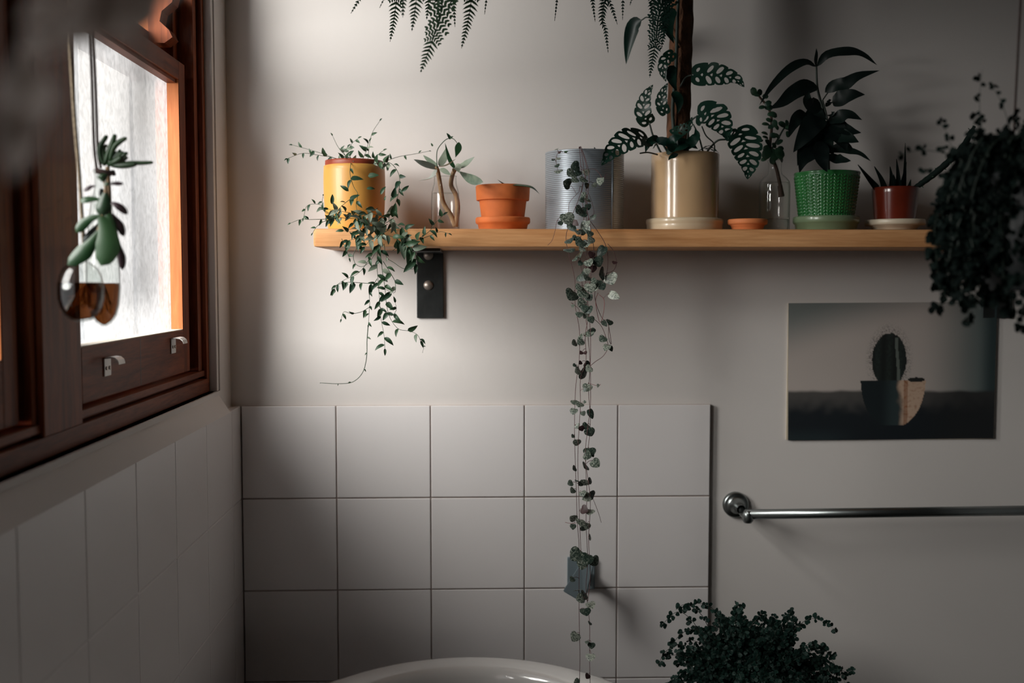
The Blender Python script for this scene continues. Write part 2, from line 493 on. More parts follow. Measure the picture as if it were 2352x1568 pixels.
# left wall with the window opening
OY0, OY1, OZ0, OZ1 = 0.45, 1.612, -0.170, 0.65
wl = MB()
wl.box((WX - 0.16, YF, 0), (WX, YB, Zc(OZ0)))
wl.box((WX - 0.16, YF, Zc(OZ1)), (WX, YB, ZC))
wl.box((WX - 0.16, OY1, Zc(OZ0)), (WX, YB, Zc(OZ1)))
wl.box((WX - 0.16, YF, Zc(OZ0)), (WX, OY0, Zc(OZ1)))
wl = wl.build('wall_left', M['wall'], smooth=False)
tag(wl, 'white painted wall on the window side of the room', kind='structure')
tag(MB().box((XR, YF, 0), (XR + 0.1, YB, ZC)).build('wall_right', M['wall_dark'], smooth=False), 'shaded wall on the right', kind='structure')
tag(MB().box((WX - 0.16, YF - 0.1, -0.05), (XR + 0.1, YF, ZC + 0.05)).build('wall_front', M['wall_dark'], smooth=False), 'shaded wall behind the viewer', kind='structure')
tag(MB().box((WX - 0.16, YF, -0.05), (XR, YB, 0)).build('floor', M['floor'], smooth=False), 'dark bathroom floor', kind='structure')
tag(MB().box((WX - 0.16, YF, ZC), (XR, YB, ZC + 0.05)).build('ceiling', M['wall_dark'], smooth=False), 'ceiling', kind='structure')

# tiles: each one a part of its wall
ZT = (CZ - 0.2008)             # top of the tiled field
TP = 0.1492
def tile_mesh(wd, ht, axis):
    t = 0.0085
    m = MB()
    if axis == 'y':
        m.box((-wd / 2, 0, -ht / 2), (wd / 2, t, ht / 2), bevel=0.0011)
    else:
        m.box((-t, -wd / 2, -ht / 2), (0, wd / 2, ht / 2), bevel=0.0011)
    me = bpy.data.meshes.new('tile')
    me.from_pydata(m.v, [], m.f); me.materials.append(M['tile'])
    me.polygons.foreach_set('use_smooth', [False] * len(m.f)); me.update()
    return me
tm = tile_mesh(0.1480, TP - 0.0022, 'y')
for c in range(5):
    for r in range(6):
        o = bpy.data.objects.new('tile', tm)
        o.location = (TX + 0.15 * (c + 0.5) + 0.0005, TY + R.uniform(-.0002, .0002), ZT - TP * (r + 0.5))
        o.rotation_euler = (R.uniform(-.002, .002), 0, R.uniform(-.002, .002))
        link(o, wb)
MB().box((TX, TY + 0.0022, ZT - TP * 6), (TX + 0.7505, YB, ZT - 0.001)).build('grout', M['grout'], wb, smooth=False)
tm2 = tile_mesh(0.1486, TP - 0.0014, 'x'); tm3 = tile_mesh(0.0560, TP - 0.0014, 'x')
for r in range(6):
    for c in range(16):
        y = 1.616 - 0.15 * (c + 0.5)
        if y < -0.6: break
        o = bpy.data.objects.new('tile', tm2)
        o.location = (TX, y, ZT - TP * (r + 0.5))
        link(o, wl)
    o = bpy.data.objects.new('tile', tm3)
    o.location = (TX, 1.6445, ZT - TP * (r + 0.5)); link(o, wl)
MB().box((WX, -0.7, ZT - TP * 6), (TX - 0.0012, TY, ZT - 0.001)).build('grout', M['tile'], wl, smooth=False)

sl = MB()
q_ = [(WX - 0.004, Zc(OZ0) - 0.0005), (TX + 0.0006, ZT - 0.002), (WX - 0.004, ZT - 0.002)]
sl.add([(x, y, z) for y in (-0.6, 1.604) for (x, z) in q_], [(0, 1, 2), (5, 4, 3), (0, 3, 4, 1), (1, 4, 5, 2), (2, 5, 3, 0)])
sl.build('sloped_plaster', M['wall'], wl, smooth=False)
# ------------------------------------------------------------------ window
win = root('window_1', (WX - 0.03, 0.7, Zc(OZ0)), 'red-brown varnished wooden sash window with frosted glass', kind='structure')
XF = -0.411
def wbox(name, x0, x1, y0, y1, z0, z1, m='red_wood', par=None, bevel=0.0012, lab=None):
    o = MB().box((x0, y0, Zc(z0)), (x1, y1, Zc(z1)), bevel=bevel).build(name, M[m], par or win, smooth=False)
    if lab: o['label'] = lab
    return o
HZ0, HZ1 = 0.59, 0.65         # head
# outer frame
wbox('sill_rail', -0.575, XF, OY0, 1.602, OZ0, -0.1495, 'red_wood_h')
wbox('sill_ledge', -0.575, XF - 0.004, OY0, 1.590, -0.1455, -0.1370, 'red_wood_h')
wbox('sill_core', -0.575, XF - 0.013, OY0, 1.590, -0.1500, -0.1450, 'red_wood_h')
wbox('head_rail', -0.575, XF, OY0, 1.602, HZ0, HZ1, 'red_wood_h')
wbox('jamb', -0.575, XF, 1.588, 1.602, -0.1495, HZ0)
wbox('jamb', -0.575, XF - 0.007, 1.5685, 1.5855, -0.137, HZ0)
wbox('jamb', -0.575, XF - 0.030, 1.549, 1.588, -0.137, HZ0)
wbox('jamb', -0.575, XF, OY0, OY0 + 0.04, -0.1495, HZ0)
wbox('reveal_lining', -0.55, WX - 0.002, 1.602, 1.6125, OZ0, OZ1, 'wall')
wbox('reveal_lining', -0.55, WX - 0.002, OY0, 1.602, OZ0 - 0.002, OZ0, 'wall')
# posts between the sashes (front face 9.5 cm wide)
for (a, b) in ((0.998, 1.093),):
    wbox('mullion', -0.575, XF, a, b, -0.1495, HZ0)
    wbox('mullion_bead', -0.575, XF - 0.0065, a - 0.0105, a - 0.0012, -0.137, HZ0)
    wbox('mullion_bead', -0.575, XF - 0.0065, b + 0.0012, b + 0.006, -0.137, HZ0)
def sash(y0, y1, z0, z1, xf, pane_mat, near_w=0.030, far_w=0.030, bot=0.061, top=0.026, lifts=(), name='lower_sash', joints=()):
    """stiles and rails around a pane; the far inner edge has window light put into its colour"""
    s = bpy.data.objects.new(name, None); s.location = Vector((xf, (y0 + y1) / 2, Zc(z0))) - win.location; link(s, win)
    xb = xf - 0.034; xg = xf - 0.017
    wbox('stile', xb, xf, y0, y0 + near_w, z0, z1, par=s)
    wbox('stile', xb, xf, y1 - far_w, y1, z0, z1, par=s)
    wbox('glazing_bead', xg, xf - 0.0008, y1 - far_w - 0.0012, y1 - far_w + 0.002, z0 + bot, z1 - top, 'lit_wood', par=s, bevel=0, lab='inner edge of the stile, coloured orange as daylit wood')
    wbox('rail', xb, xf, y0 + near_w, y1 - far_w, z0, z0 + bot, 'red_wood_h', par=s)
    wbox('rail', xb, xf, y0 + near_w, y1 - far_w, z1 - top, z1, 'red_wood_h', par=s)
    wbox('putty_line', xg - 0.001, xf - 0.001, y0 + near_w, y1 - far_w, z0 + bot - 0.0005, z0 + bot + 0.0012, 'putty', par=s, bevel=0, lab='pale putty line along the foot of the glass')
    wbox('glazing_bead', xg, xf - 0.004, y0 + near_w, y1 - far_w, z1 - top - 0.005, z1 - top + 0.001, 'red_wood_h', par=s, bevel=0)
    p = wbox('pane', xg - 0.004, xg, y0 + near_w - 0.003, y1 - far_w + 0.003, z0 + bot - 0.003, z1 - top + 0.003, pane_mat, par=s, bevel=0)
    for ly, lz in lifts:
        q = MB()
        q.box((xf, ly - 0.0105, Zc(lz - 0.010)), (xf + 0.0016, ly + 0.0105, Zc(lz + 0.011)), 0.0006)
        pr = [(xf + 0.001, lz + 0.0098), (xf + 0.008, lz + 0.0108), (xf + 0.013, lz + 0.0100), (xf + 0.0165, lz + 0.0070), (xf + 0.0175, lz + 0.0035)]
        vs = []; 
        for (x, z) in pr:
            for dy in (-0.0105, 0.0105):
                for dz in (0, 0.0016):
                    vs.append((x, ly + dy, Zc(z + dz)))
        fs = []
        for i in range(len(pr) - 1):
            a = i * 4; b_ = a + 4
            fs += [(a + 1, a + 3, b_ + 3, b_ + 1), (a, b_, b_ + 2, a + 2), (a, a + 1, b_ + 1, b_), (a + 2, b_ + 2, b_ + 3, a + 3)]
        e = (len(pr) - 1) * 4
        fs += [(e, e + 1, e + 3, e + 2)]
        q.add(vs, fs)
        for dy in (-0.005, 0.005):
            c0 = Vector((xf + 0.0014, ly + dy, Zc(lz - 0.001)))
            q.tube([c0, c0 + Vector((0.0014, 0, 0))], 0.0022, 10, mi=1)
        lo = q.build('sash_lift', [M['lift'], M['screw']], s, smooth=False); lo['label'] = 'satin silver hook lift screwed to the bottom rail'
    return s
s1 = sash(1.101, 1.547, -0.134, 0.306, -0.425, 'pane', lifts=((1.205, -0.100), (1.462, -0.0925)))
s1['label'] = 'lower sash with frosted glass nearest the corner'
wbox('rail_joint', -0.4262, -0.42485, 1.3240, 1.3252, -0.133, -0.074, 'black_metal', par=s1, bevel=0)
sash(1.101, 1.560, 0.285, 0.588, -0.466, 'pane', far_w=0.034, name='upper_sash')
for (a, b) in ((1.101, 1.547), (0.503, 0.976)):        # strips added to block light leaking round the sashes
    wbox('light_stop', -0.575, -0.503, a - 0.022, a + 0.010, -0.14, HZ0, 'light_stop_dark')
    wbox('light_stop', -0.575, -0.503, b - 0.004, b + 0.026, -0.14, HZ0, 'light_stop_dark')
    wbox('light_stop', -0.575, -0.503, a, b, -0.14, -0.118, 'light_stop_dark')
    wbox('light_stop', -0.575, -0.503, a, b, HZ0 - 0.012, HZ0 + 0.004, 'light_stop_dark')
wbox('light_stop', -0.502, -0.441, 0.9765, 0.9985, -0.137, HZ0, 'light_stop_dark')
wbox('jamb_mask', -0.5025, -0.4602, 1.5476, 1.5488, -0.136, 0.284, 'light_stop_dark', bevel=0)  # added dark strip hiding the lit jamb behind the glass
# sash horn of the upper sash: the curved block beside the meeting rail
hm = MB()
prof = [(0.0, 0.0), (0.0, 0.085), (0.018, 0.085), (0.024, 0.072), (0.021, 0.056), (0.012, 0.044), (0.010, 0.030), (0.018, 0.018), (0.021, 0.008), (0.014, 0.0)]
k = len(prof)
y0h = 1.513; zh = 0.330
vs = [(-0.4655 + x * 1.6, yy, Zc(zh + z)) for yy in (y0h, y0h + 0.030) for (x, z) in prof]
hm.add(vs, [tuple(range(k)), tuple(reversed(range(k, 2 * k)))] + [(i, i + k, (i + 1) % k + k, (i + 1) % k) for i in range(k)])
hm.build('sash_horn', M['red_wood'], win, smooth=False)
sash(0.503, 0.976, -0.134, 0.306, -0.425, 'pane_dimmed', lifts=((0.62, -0.095), (0.86, -0.095)))
sash(0.503, 0.984, 0.285, 0.588, -0.466, 'pane_dimmed', name='upper_sash')

# ------------------------------------------------------------------ shelf and bracket
YS = 1.500                     # front edge of the shelf
SZ1 = P(1100, 525, YS).z
SZ0 = P(1100, 567.5, YS).z
XL, XRs = P(719, 546, YS).x, P(2420, 546, YS).x
sh = MB().box((XL, YS, SZ0), (XRs, YB - 0.0005, SZ1), bevel=0.0045).build('wall_shelf', M['shelf'], smooth=True, angle=40)
tag(sh, 'long pale pine shelf board across the white wall, carrying the pots', 'shelf')
def bracket(px, label):
    a = P(px - 31, 571, YB); b_ = P(px + 31, 730, YB)
    r = root('shelf_bracket', ((a.x + b_.x) / 2, YB, b_.z), label, 'bracket')
    x0, x1 = a.x, b_.x
    MB().box((x0, YB - 0.005, b_.z), (x1, YB - 0.0004, SZ0), 0.001).build('wall_plate', M['black_metal'], r, smooth=False)
    plate = r.children[-1] if r.children else r
    MB().box((x0, YB - 0.13, SZ0 - 0.0045), (x1, YB - 0.005, SZ0 - 0.0003), 0.001).build('support_arm', M['black_metal'], r, smooth=False)
    for py in (586, 655):
        c = P(px - 4, py, YB - 0.005)
        m = MB()
        vs = []
        for (rad, dy) in ((0.0078, 0), (0.0072, -0.0015), (0.0045, -0.0034), (0.0, -0.0040)):
            vs.append([(c.x + rad * math.cos(2 * PI * k / 20), c.y + dy, c.z + rad * math.sin(2 * PI * k / 20)) for k in range(20)])
        allv = [v for g in vs for v in g]; fs = []
        for i in range(3):
            for k in range(20):
                k2 = (k + 1) % 20
                fs.append((i * 20 + k, i * 20 + k2, (i + 1) * 20 + k2, (i + 1) * 20 + k))
        m.add(allv, fs); m.build('screw', M['screw'], plate)['label'] = 'dull round screw head'
bracket(988, 'black iron bracket with two screws under the left end of the shelf')
bracket(2290, 'black iron bracket under the right shelf end, behind the dark hanging plant')

# ------------------------------------------------------------------ pots on the shelf
YP = 1.590
def base_pt(px, Y=YP):
    p = P(px, 520, Y); return Vector((p.x, Y, SZ1))
def rad(px_w, Y=YP): return px_w / 2 * PXs(Y)
def zat(py, Y=YP): return P(1300, py, Y).z
def pot_profile(rb, rt, h, t=0.003, lip=None):
    """closed wall: outside up, over the rim, inside down to the floor of the pot"""
    return [(0, 0), (rb - 0.0015, 0), (rb, 0.0015)] + [(rb + (rt - rb) * i / 8, 0.0015 + (h - 0.003) * i / 8) for i in range(1, 9)] + \
           [(rt - t * 0.3, h), (rt - t * 0.7, h), (rt - t, h - 0.0015), (rb - t, t), (0, t)]
def soil(parent, c, r, z):
    m = MB(); seg = 20
    m.lathe(Vector((c.x, c.y, 0)), [(r, z - 0.004), (r * 0.9, z), (r * 0.5, z + 0.002), (0.0005, z + 0.003)], seg, fn=lambda a, zz: 0.0)
    return m.build('soil', M['soil'], parent)

# --- yellow pot with its trailing vine
c = base_pt(815)
yz = zat(372) - SZ1
yr = root('trailing_vine_pot', c, 'yellow glazed pot with red-brown rim and a long trailing small-leaved vine, at left shelf end', 'potted plant')
Rm = rad(139)
pr = [(0, 0), (Rm * 0.82, 0), (Rm * 0.85, 0.002), (Rm * 0.90, 0.010), (Rm * 0.935, 0.0175), (Rm * 0.94, 0.0185), (Rm * 0.955, 0.0195)] + \
     [(Rm * (0.955 + 0.045 * math.sin(PI * (i / 10) * 0.75)), 0.0195 + (yz - 0.0275) * i / 10) for i in range(1, 11)]
MB().lathe(c, pr + [(Rm * 0.93, yz - 0.007)], 64).build('pot', M['yellow'], yr)
ypot = bpy.data.objects[yr.children[0].name]
MB().lathe(c, [(Rm * 0.90, yz - 0.012), (Rm * 0.935, yz - 0.0075), (Rm * 0.945, yz - 0.004), (Rm * 0.94, yz), (Rm * 0.90, yz), (Rm * 0.88, yz - 0.006), (Rm * 0.86, yz - 0.03)], 64).build('rim', M['red_rim'], ypot)['label'] = 'brick red unglazed rim'
soil(yr, c, Rm * 0.88, SZ1 + yz - 0.012)
VL = [unit_leaf('leaf', 0.19, w_lance, M['vine_leaf'], cup=0.35, droop=0.25), unit_leaf('leaf', 0.24, w_ovate, M['vine_leaf'], cup=0.3, droop=0.1),
      unit_leaf('leaf', 0.22, w_ovate, M['vine_pale'], cup=0.2, droop=0.15)]
def vine(parent, pts, stem_m, leaves, step, size, taper=0.6, rad_=0.00045, end=True, pale=0.1, side_amp=1.0, hang=0.5, stemlabel=None):
    """pts: (px, py, Y) nodes; a thin stem with alternating leaves of its own"""
    W = [P(*p) for p in pts]
    C = catmull(W, 5)
    MB().tube(C, [rad_ * (1.1 - 0.5 * i / len(C)) for i in range(len(C))], 5).build('stem', stem_m, parent)
    L = length(C); d = step * R.uniform(0.3, 0.9); sgn = R.choice((-1, 1))
    while d < L - step * 0.1:
        p, t = sample(C, d)
        v = Vector((0, -1, 0)).cross(t)
        if v.length < 0.1: v = Vector((1, 0, 0))
        v.normalize()
        dr = (v * sgn * side_amp * R.uniform(0.6, 1.1) + t * R.uniform(0.1, 0.8) + Vector((0, R.uniform(-0.8, 0.1), -hang * R.uniform(0.3, 1.3))))
        nrm = Vector((R.uniform(-0.6, 0.6), -1, R.uniform(-0.3, 0.9)))
        s = size * R.uniform(0.75, 1.2) * (1 - (1 - taper) * d / L)
        me = leaves[2] if R.random() < pale else leaves[R.choice((0, 0, 1))]
        put(me, 'leaf', parent, p, dr, nrm, s)
        sgn = -sgn; d += step * R.uniform(0.7, 1.3)
    if end:
        p, t = sample(C, L)
        put(leaves[0], 'leaf', parent, p, t + Vector((0, -0.2, -0.2)), (0.2, -1, 0.4), size * 0.7 * taper)
def one(parent, me, px, py, Y, ang, size_px, nrm=None):
    """single leaf whose middle sits at a pixel of the photograph, long axis at ang degrees (0 = to the right, 90 = up)"""
    s = size_px * PXs(Y)
    d = Vector((math.cos(math.radians(ang)), R.uniform(-0.15, 0.15), math.sin(math.radians(ang))))
    p = P(px, py, Y) - d * s * 0.5
    return put(me, 'leaf', parent, p, d, nrm or Vector((R.uniform(-0.5, 0.5), -1, R.uniform(-0.1, 0.8))), s)
Lf = 0.0135; st = 0.0125
A_ = yr; vs_ = M['vine_stem']
YF1 = 1.520; YH = 1.478
vine(A_, [(800, 372, 1.57), (765, 362, 1.56), (730, 356, 1.55), (695, 352, 1.54), (660, 364, 1.53)], vs_, VL, st, Lf)
vine(A_, [(790, 372, 1.58), (750, 356, 1.60), (715, 345, 1.60), (672, 333, 1.60)], vs_, VL, st * 1.6, Lf)
vine(A_, [(845, 372, 1.60), (848, 335, 1.60), (855, 305, 1.60), (872, 278, 1.60)], vs_, VL, st * 2.0, Lf, hang=-0.4)
vine(A_, [(805, 372, 1.60), (788, 352, 1.61), (775, 335, 1.61), (764, 312, 1.61)], vs_, VL, st * 1.9, Lf, hang=-0.2)
vine(A_, [(880, 372, 1.60), (915, 360, 1.60), (955, 353, 1.60), (985, 347, 1.60)], vs_, VL, st * 1.7, Lf * 0.7)
for q in ([(812, 372, 1.58), (800, 350, 1.56), (808, 330, 1.55), (822, 318, 1.55)], [(830, 372, 1.59), (840, 350, 1.57), (845, 332, 1.57), (848, 325, 1.57)],
          [(850, 374, 1.57), (862, 362, 1.56), (872, 352, 1.56), (880, 346, 1.56)], [(860, 376, 1.56), (872, 372, 1.55), (884, 374, 1.54), (890, 385, 1.53)],
          [(800, 374, 1.57), (797, 362, 1.545), (790, 350, 1.54), (798, 338, 1.54)]):
    vine(A_, q, vs_, VL, st * 0.62, Lf * 1.15, hang=-0.1, pale=0.3)
vine(A_, [(868, 374, 1.56), (893, 373, 1.54), (910, 388, 1.53), (918, 410, 1.525), (916, 440, 1.52), (910, 462, 1.52), (900, 486, 1.515), (893, 505, 1.51), (905, 525, 1.495)], vs_, VL, st * 0.72, Lf * 1.1, taper=1.0)
vine(A_, [(806, 374, 1.545), (804, 400, 1.53), (812, 428, 1.525), (822, 446, 1.52), (818, 470, 1.515), (826, 500, 1.51), (850, 520, 1.495)], vs_, VL, st * 2.2, Lf, taper=1)
vine(A_, [(822, 446, 1.52), (798, 462, 1.515), (780, 478, 1.51), (768, 495, 1.505)], vs_, VL, st, Lf)
for (px, py, an, sz) in ((820, 411, 0, 30), (858, 403, 5, 26), (852, 433, 0, 20), (791, 432, 145, 24), (815, 453, 30, 26), (763, 457, 85, 24), (880, 437, 60, 22), (905, 442, 75, 26), (931, 433, 40, 22), (885, 455, 80, 12), (905, 482, 75, 34)):
    one(A_, VL[1 if sz > 25 else 0], px, py, 1.515, an, sz)
vine(A_, [(895, 500, 1.51), (860, 492, 1.505), (825, 492, 1.50), (790, 486, 1.50), (755, 480, 1.50)], vs_, VL, st * 0.55, Lf * 1.15, pale=0.35, taper=1)
vine(A_, [(880, 508, 1.50), (850, 506, 1.50), (820, 502, 1.50), (785, 500, 1.50), (748, 488, 1.50), (735, 470, 1.50), (706, 472, 1.50), (697, 500, 1.50)], vs_, VL, st * 0.7, Lf, pale=0.2, hang=0.9)
vine(A_, [(760, 492, 1.50), (742, 480, 1.50), (740, 465, 1.51), (742, 450, 1.52)], vs_, VL, st * 1.2, Lf * 0.8)
vine(A_, [(775, 500, 1.49), (748, 503, 1.485), (715, 504, 1.48), (690, 504, 1.48), (668, 512, 1.48)], vs_, VL, st * 1.1, Lf * 0.95, hang=0.8)
vine(A_, [(775, 500, 1.49), (745, 508, 1.485), (728, 520, 1.48), (718, 535, 1.48)], vs_, VL, st * 1.4, Lf * 0.8)
for q in ([(905, 500, 1.50), (880, 515, 1.49), (845, 522, 1.485), (810, 532, 1.48), (790, 530, 1.48)], [(890, 515, 1.49), (862, 530, 1.485), (830, 545, 1.48), (800, 552, 1.48)],
          [(880, 495, 1.50), (862, 510, 1.49), (840, 520, 1.485), (825, 540, 1.48)], [(900, 505, 1.50), (915, 518, 1.49), (935, 530, 1.485), (928, 552, 1.48)],
          [(868, 478, 1.50), (850, 488, 1.49), (828, 500, 1.485), (812, 512, 1.48)], [(892, 528, 1.485), (872, 540, 1.48), (850, 552, 1.475), (838, 566, 1.475)], [(780, 478, 1.50), (772, 492, 1.495), (765, 505, 1.49)],
          [(885, 540, 1.48), (905, 545, 1.48), (925, 560, 1.48), (935, 572, 1.475)]):
    vine(A_, q, vs_, VL, st * 0.6, Lf * 1.25, pale=0.45, taper=1)
vine(A_, [(812, 540, YH), (822, 560, YH), (812, 585, YH), (816, 605, YH), (832, 612, YH), (850, 600, YH), (862, 580, YH)], vs_, VL, st * 1.9, Lf)
vine(A_, [(785, 548, YH), (790, 562, YH), (797, 578, YH), (802, 592, YH)], vs_, VL, st * 0.6, Lf * 1.1, pale=0.3)
vine(A_, [(868, 520, 1.49), (869, 560, YH), (866, 600, YH), (868, 640, YH), (872, 690, YH), (875, 730, YH), (882, 770, YH), (884, 800, YH)], vs_, VL, st * 0.85, Lf * 1.1, taper=1)
vine(A_, [(880, 525, 1.485), (874, 570, YH), (878, 620, YH), (884, 660, YH), (888, 700, YH), (896, 730, YH), (915, 755, YH), (940, 760, YH), (958, 768, YH), (966, 782, YH)], vs_, VL, st * 0.95, Lf * 1.15, taper=1)
vine(A_, [(872, 560, YH), (850, 592, YH), (832, 618, YH), (815, 632, YH), (792, 642, YH), (772, 655, YH)], vs_, VL, st * 0.75, Lf * 1.1, taper=0.9)
vine(A_, [(862, 652, YH), (835, 650, YH), (800, 648, YH), (775, 654, YH), (768, 665, YH)], vs_, VL, st * 0.85, Lf * 1.05, hang=1.4, taper=1)
vine(A_, [(880, 600, YH), (900, 632, YH), (908, 650, YH), (906, 672, YH), (885, 664, YH)], vs_, VL, st * 0.9, Lf * 1.3, taper=1)
vine(A_, [(882, 560, YH), (888, 590, YH), (905, 603, YH), (928, 617, YH), (958, 617, YH)], vs_, VL, st * 2.3, Lf * 0.6)
vine(A_, [(866, 640, YH), (850, 670, YH), (849, 700, YH), (846, 745, YH)], vs_, VL, st * 0.9, Lf * 0.9)
vine(A_, [(849, 705, YH), (830, 716, YH), (808, 720, YH), (790, 716, YH), (784, 732, YH)], vs_, VL, st * 1.2, Lf * 0.95)
vine(A_, [(846, 745, YH), (843, 780, YH), (842, 820, YH), (833, 855, YH), (810, 877, YH), (775, 881, YH), (738, 879, YH)], vs_, VL, st * 2.0, 0.0058, rad_=0.0006)
vine(A_, [(868, 700, YH), (880, 712, YH), (898, 725, YH), (910, 712, YH), (908, 695, YH)], vs_, VL, st * 0.8, Lf, taper=1)
vine(A_, [(902, 575, 1.485), (940, 552, 1.48), (960, 548, 1.475), (985, 532, 1.475), (1000, 512, 1.475), (1018, 494, 1.475)], vs_, VL, st * 0.62, Lf * 1.25, taper=0.7, pale=0.05)
vine(A_, [(920, 542, 1.485), (950, 552, 1.48), (985, 542, 1.475), (1010, 532, 1.475), (1030, 536, 1.475)], vs_, VL, st * 1.0, Lf * 1.0)
vine(A_, [(920, 555, 1.48), (945, 568, 1.475), (955, 585, 1.475), (955, 605, 1.475)], vs_, VL, st * 0.5, Lf * 1.6, taper=1, pale=0.6)
vine(A_, [(966, 782, YH), (973, 795, YH), (971, 808, YH)], vs_, VL, st * 2.2, 0.004, rad_=0.0003)

# --- clear bottle with a leafy cutting
c = base_pt(1023, 1.60)
Y2 = 1.60
r2 = root('cutting_bottle', c, 'clear glass bottle of water holding a thick-leaved cutting, between yellow and terracotta pots', 'bottle')
h = zat(405, Y2) - SZ1; rb = rad(64, Y2)
pb = [(0, 0.001), (rb * 0.9, 0), (rb, 0.004), (rb * 1.0, h * 0.55), (rb * 0.97, h * 0.7), (rb * 0.80, h * 0.86), (rb * 0.78, h * 0.97), (rb * 0.82, h)]
MB().lathe(c, pb, 40).build('glass', M['clear'], r2)
wz = zat(445, Y2) - SZ1
MB().lathe(c, [(0.0, 0.003), (rb * 0.86, 0.003), (rb * 0.93, 0.006), (rb * 0.93, wz), (rb * 0.9, wz + 0.0006), (0, wz)], 40).build('water', M['water'], r2)
def tubepx(parent, pts, r0, r1, m, name='stem', sides=8, n=5):
    C = catmull([P(*p) for p in pts], n)
    return MB().tube(C, [r0 + (r1 - r0) * i / (len(C) - 1) for i in range(len(C))], sides).build(name, m, parent)
tubepx(r2, [(1046, 520, 1.60), (1036, 495, 1.60), (1018, 465, 1.60), (1012, 430, 1.59), (1006, 395, 1.58), (1003, 385, 1.57)], 0.0040, 0.0030, M['bark'])
tubepx(r2, [(1046, 520, 1.60), (1051, 480, 1.60), (1048, 450, 1.60), (1036, 425, 1.60), (1040, 400, 1.60), (1046, 388, 1.60)], 0.0040, 0.0030, M['bark'])
def big(parent, pts, half_px, m, prof=w_ovate, nrm=(0, -1, 0.5), cup=0.25, wave=0.0, thick=0.0, n=12, name='leaf', seed=0):
    W = [P(*p) for p in pts]
    Y = sum(p[2] for p in pts) / len(pts)
    return leaf_blade(W, half_px * PXs(Y), prof, nrm, cup, wave, n, seed=seed, thick=thick).build(name, m, parent)
GL, PL = M['grey_leaf'], M['pale_leaf']
big(r2, [(1005, 386, 1.58), (975, 378, 1.56), (950, 366, 1.55)], 10, PL, thick=.001)
big(r2, [(1006, 384, 1.58), (985, 368, 1.59), (972, 356, 1.60)], 6, GL, thick=.001)
big(r2, [(1003, 388, 1.57), (990, 408, 1.55), (962, 415, 1.54)], 5, PL, nrm=(0, -.3, 1), thick=.001)
big(r2, [(1008, 383, 1.58), (1028, 378, 1.55), (1048, 364, 1.53)], 8, PL, nrm=(0, -.7, 1), thick=.001)
big(r2, [(1010, 383, 1.59), (1020, 362, 1.61), (1026, 338, 1.62)], 9, GL, thick=.001)
big(r2, [(1045, 388, 1.59), (1032, 365, 1.60), (1022, 328, 1.60)], 5, M['jade'], thick=.001)
big(r2, [(1046, 362, 1.59), (1052, 345, 1.60), (1054, 326, 1.60)], 8, M['jade'], prof=w_obov, thick=.001)
big(r2, [(1048, 386, 1.59), (1068, 378, 1.57), (1090, 360, 1.56)], 10, GL, thick=.001)
big(r2, [(1052, 392, 1.58), (1080, 410, 1.55), (1110, 418, 1.53)], 11, M['vine_pale'], prof=w_obov, nrm=(0.1, -1, -.2), thick=.001)
big(r2, [(1044, 390, 1.57), (1050, 385, 1.56), (1054, 396, 1.55)], 12, GL, thick=.001)
big(r2, [(1012, 386, 1.56), (1024, 396, 1.54), (1036, 402, 1.53)], 7, GL, thick=.001)
tubepx(r2, [(1004, 385, 1.57), (1003, 355, 1.57), (1008, 338, 1.57), (1025, 320, 1.57), (1040, 318, 1.57), (1050, 328, 1.57)], 0.0007, 0.0005, M['vine_stem'])
for (px, py, an, sz) in ((992, 332, 120, 9), (1030, 312, 120, 16), (1036, 316, 30, 12)):
    one(r2, VL[1], px, py, 1.57, an, sz)

# --- terracotta pot and saucer
def saucer(name, px, w_top, w_bot, py_top, Y, m, label, group=None, inner=0.86):
    c = base_pt(px, Y); h = zat(py_top, Y) - SZ1
    rt, rb_ = rad(w_top, Y), rad(w_bot, Y)
    pr = [(0, 0), (rb_, 0), (rb_ + 0.0008, 0.001), (rb_ + (rt - rb_) * 0.45, h * 0.5), (rt - 0.0012, h * 0.55), (rt, h * 0.66), (rt, h * 0.90), (rt - 0.001, h), (rt - 0.003, h), (rt * inner, h * 0.45), (rt * inner - 0.003, h * 0.34), (0, h * 0.33)]
    o = MB().lathe(Vector((0, 0, 0)), pr, 56).build(name, m)
    o.location = c
    tag(o, label, 'saucer', group)
    return c, SZ1 + h * 0.34
c, zs = saucer('terracotta_saucer', 1155, 125, 106, 500, YP, M['terra'], 'terracotta saucer under the small terracotta pot')
t_ = root('terracotta_pot', (c.x, c.y, zs), 'small terracotta pot with thick rim and one green leaf lying across', 'pot')
ht = zat(427) - zs; rt = rad(124); rbm = rad(92)
zr = zat(461) - zs; rn = rad(108)
pr = [(0, 0), (rbm, 0), (rbm + 0.0005, 0.001), (rn, zr - 0.0005), (rt * 0.965, zr), (rt * 0.975, zr + 0.001), (rt, ht - 0.002), (rt - 0.001, ht), (rt - 0.0035, ht), (rt - 0.005, ht - 0.002), (rn - 0.006, zr), (rbm - 0.004, 0.004), (0, 0.004)]
cc = Vector((c.x, c.y, zs))
MB().lathe(cc, pr, 56).build('pot', M['terra'], t_, angle=50)
soil(t_, cc, rn - 0.005, zs + ht - 0.010)
big(t_, [(1180, 432, 1.585), (1160, 424, 1.58), (1142, 412, 1.57)], 6, M['jade'], nrm=(0, -.5, 1), thick=.0012)
big(t_, [(1158, 424, 1.56), (1195, 426, 1.55), (1222, 431, 1.54), (1240, 446, 1.54)], 6, M['jade'], prof=w_lance, nrm=(0, -.4, 1), thick=.0012)

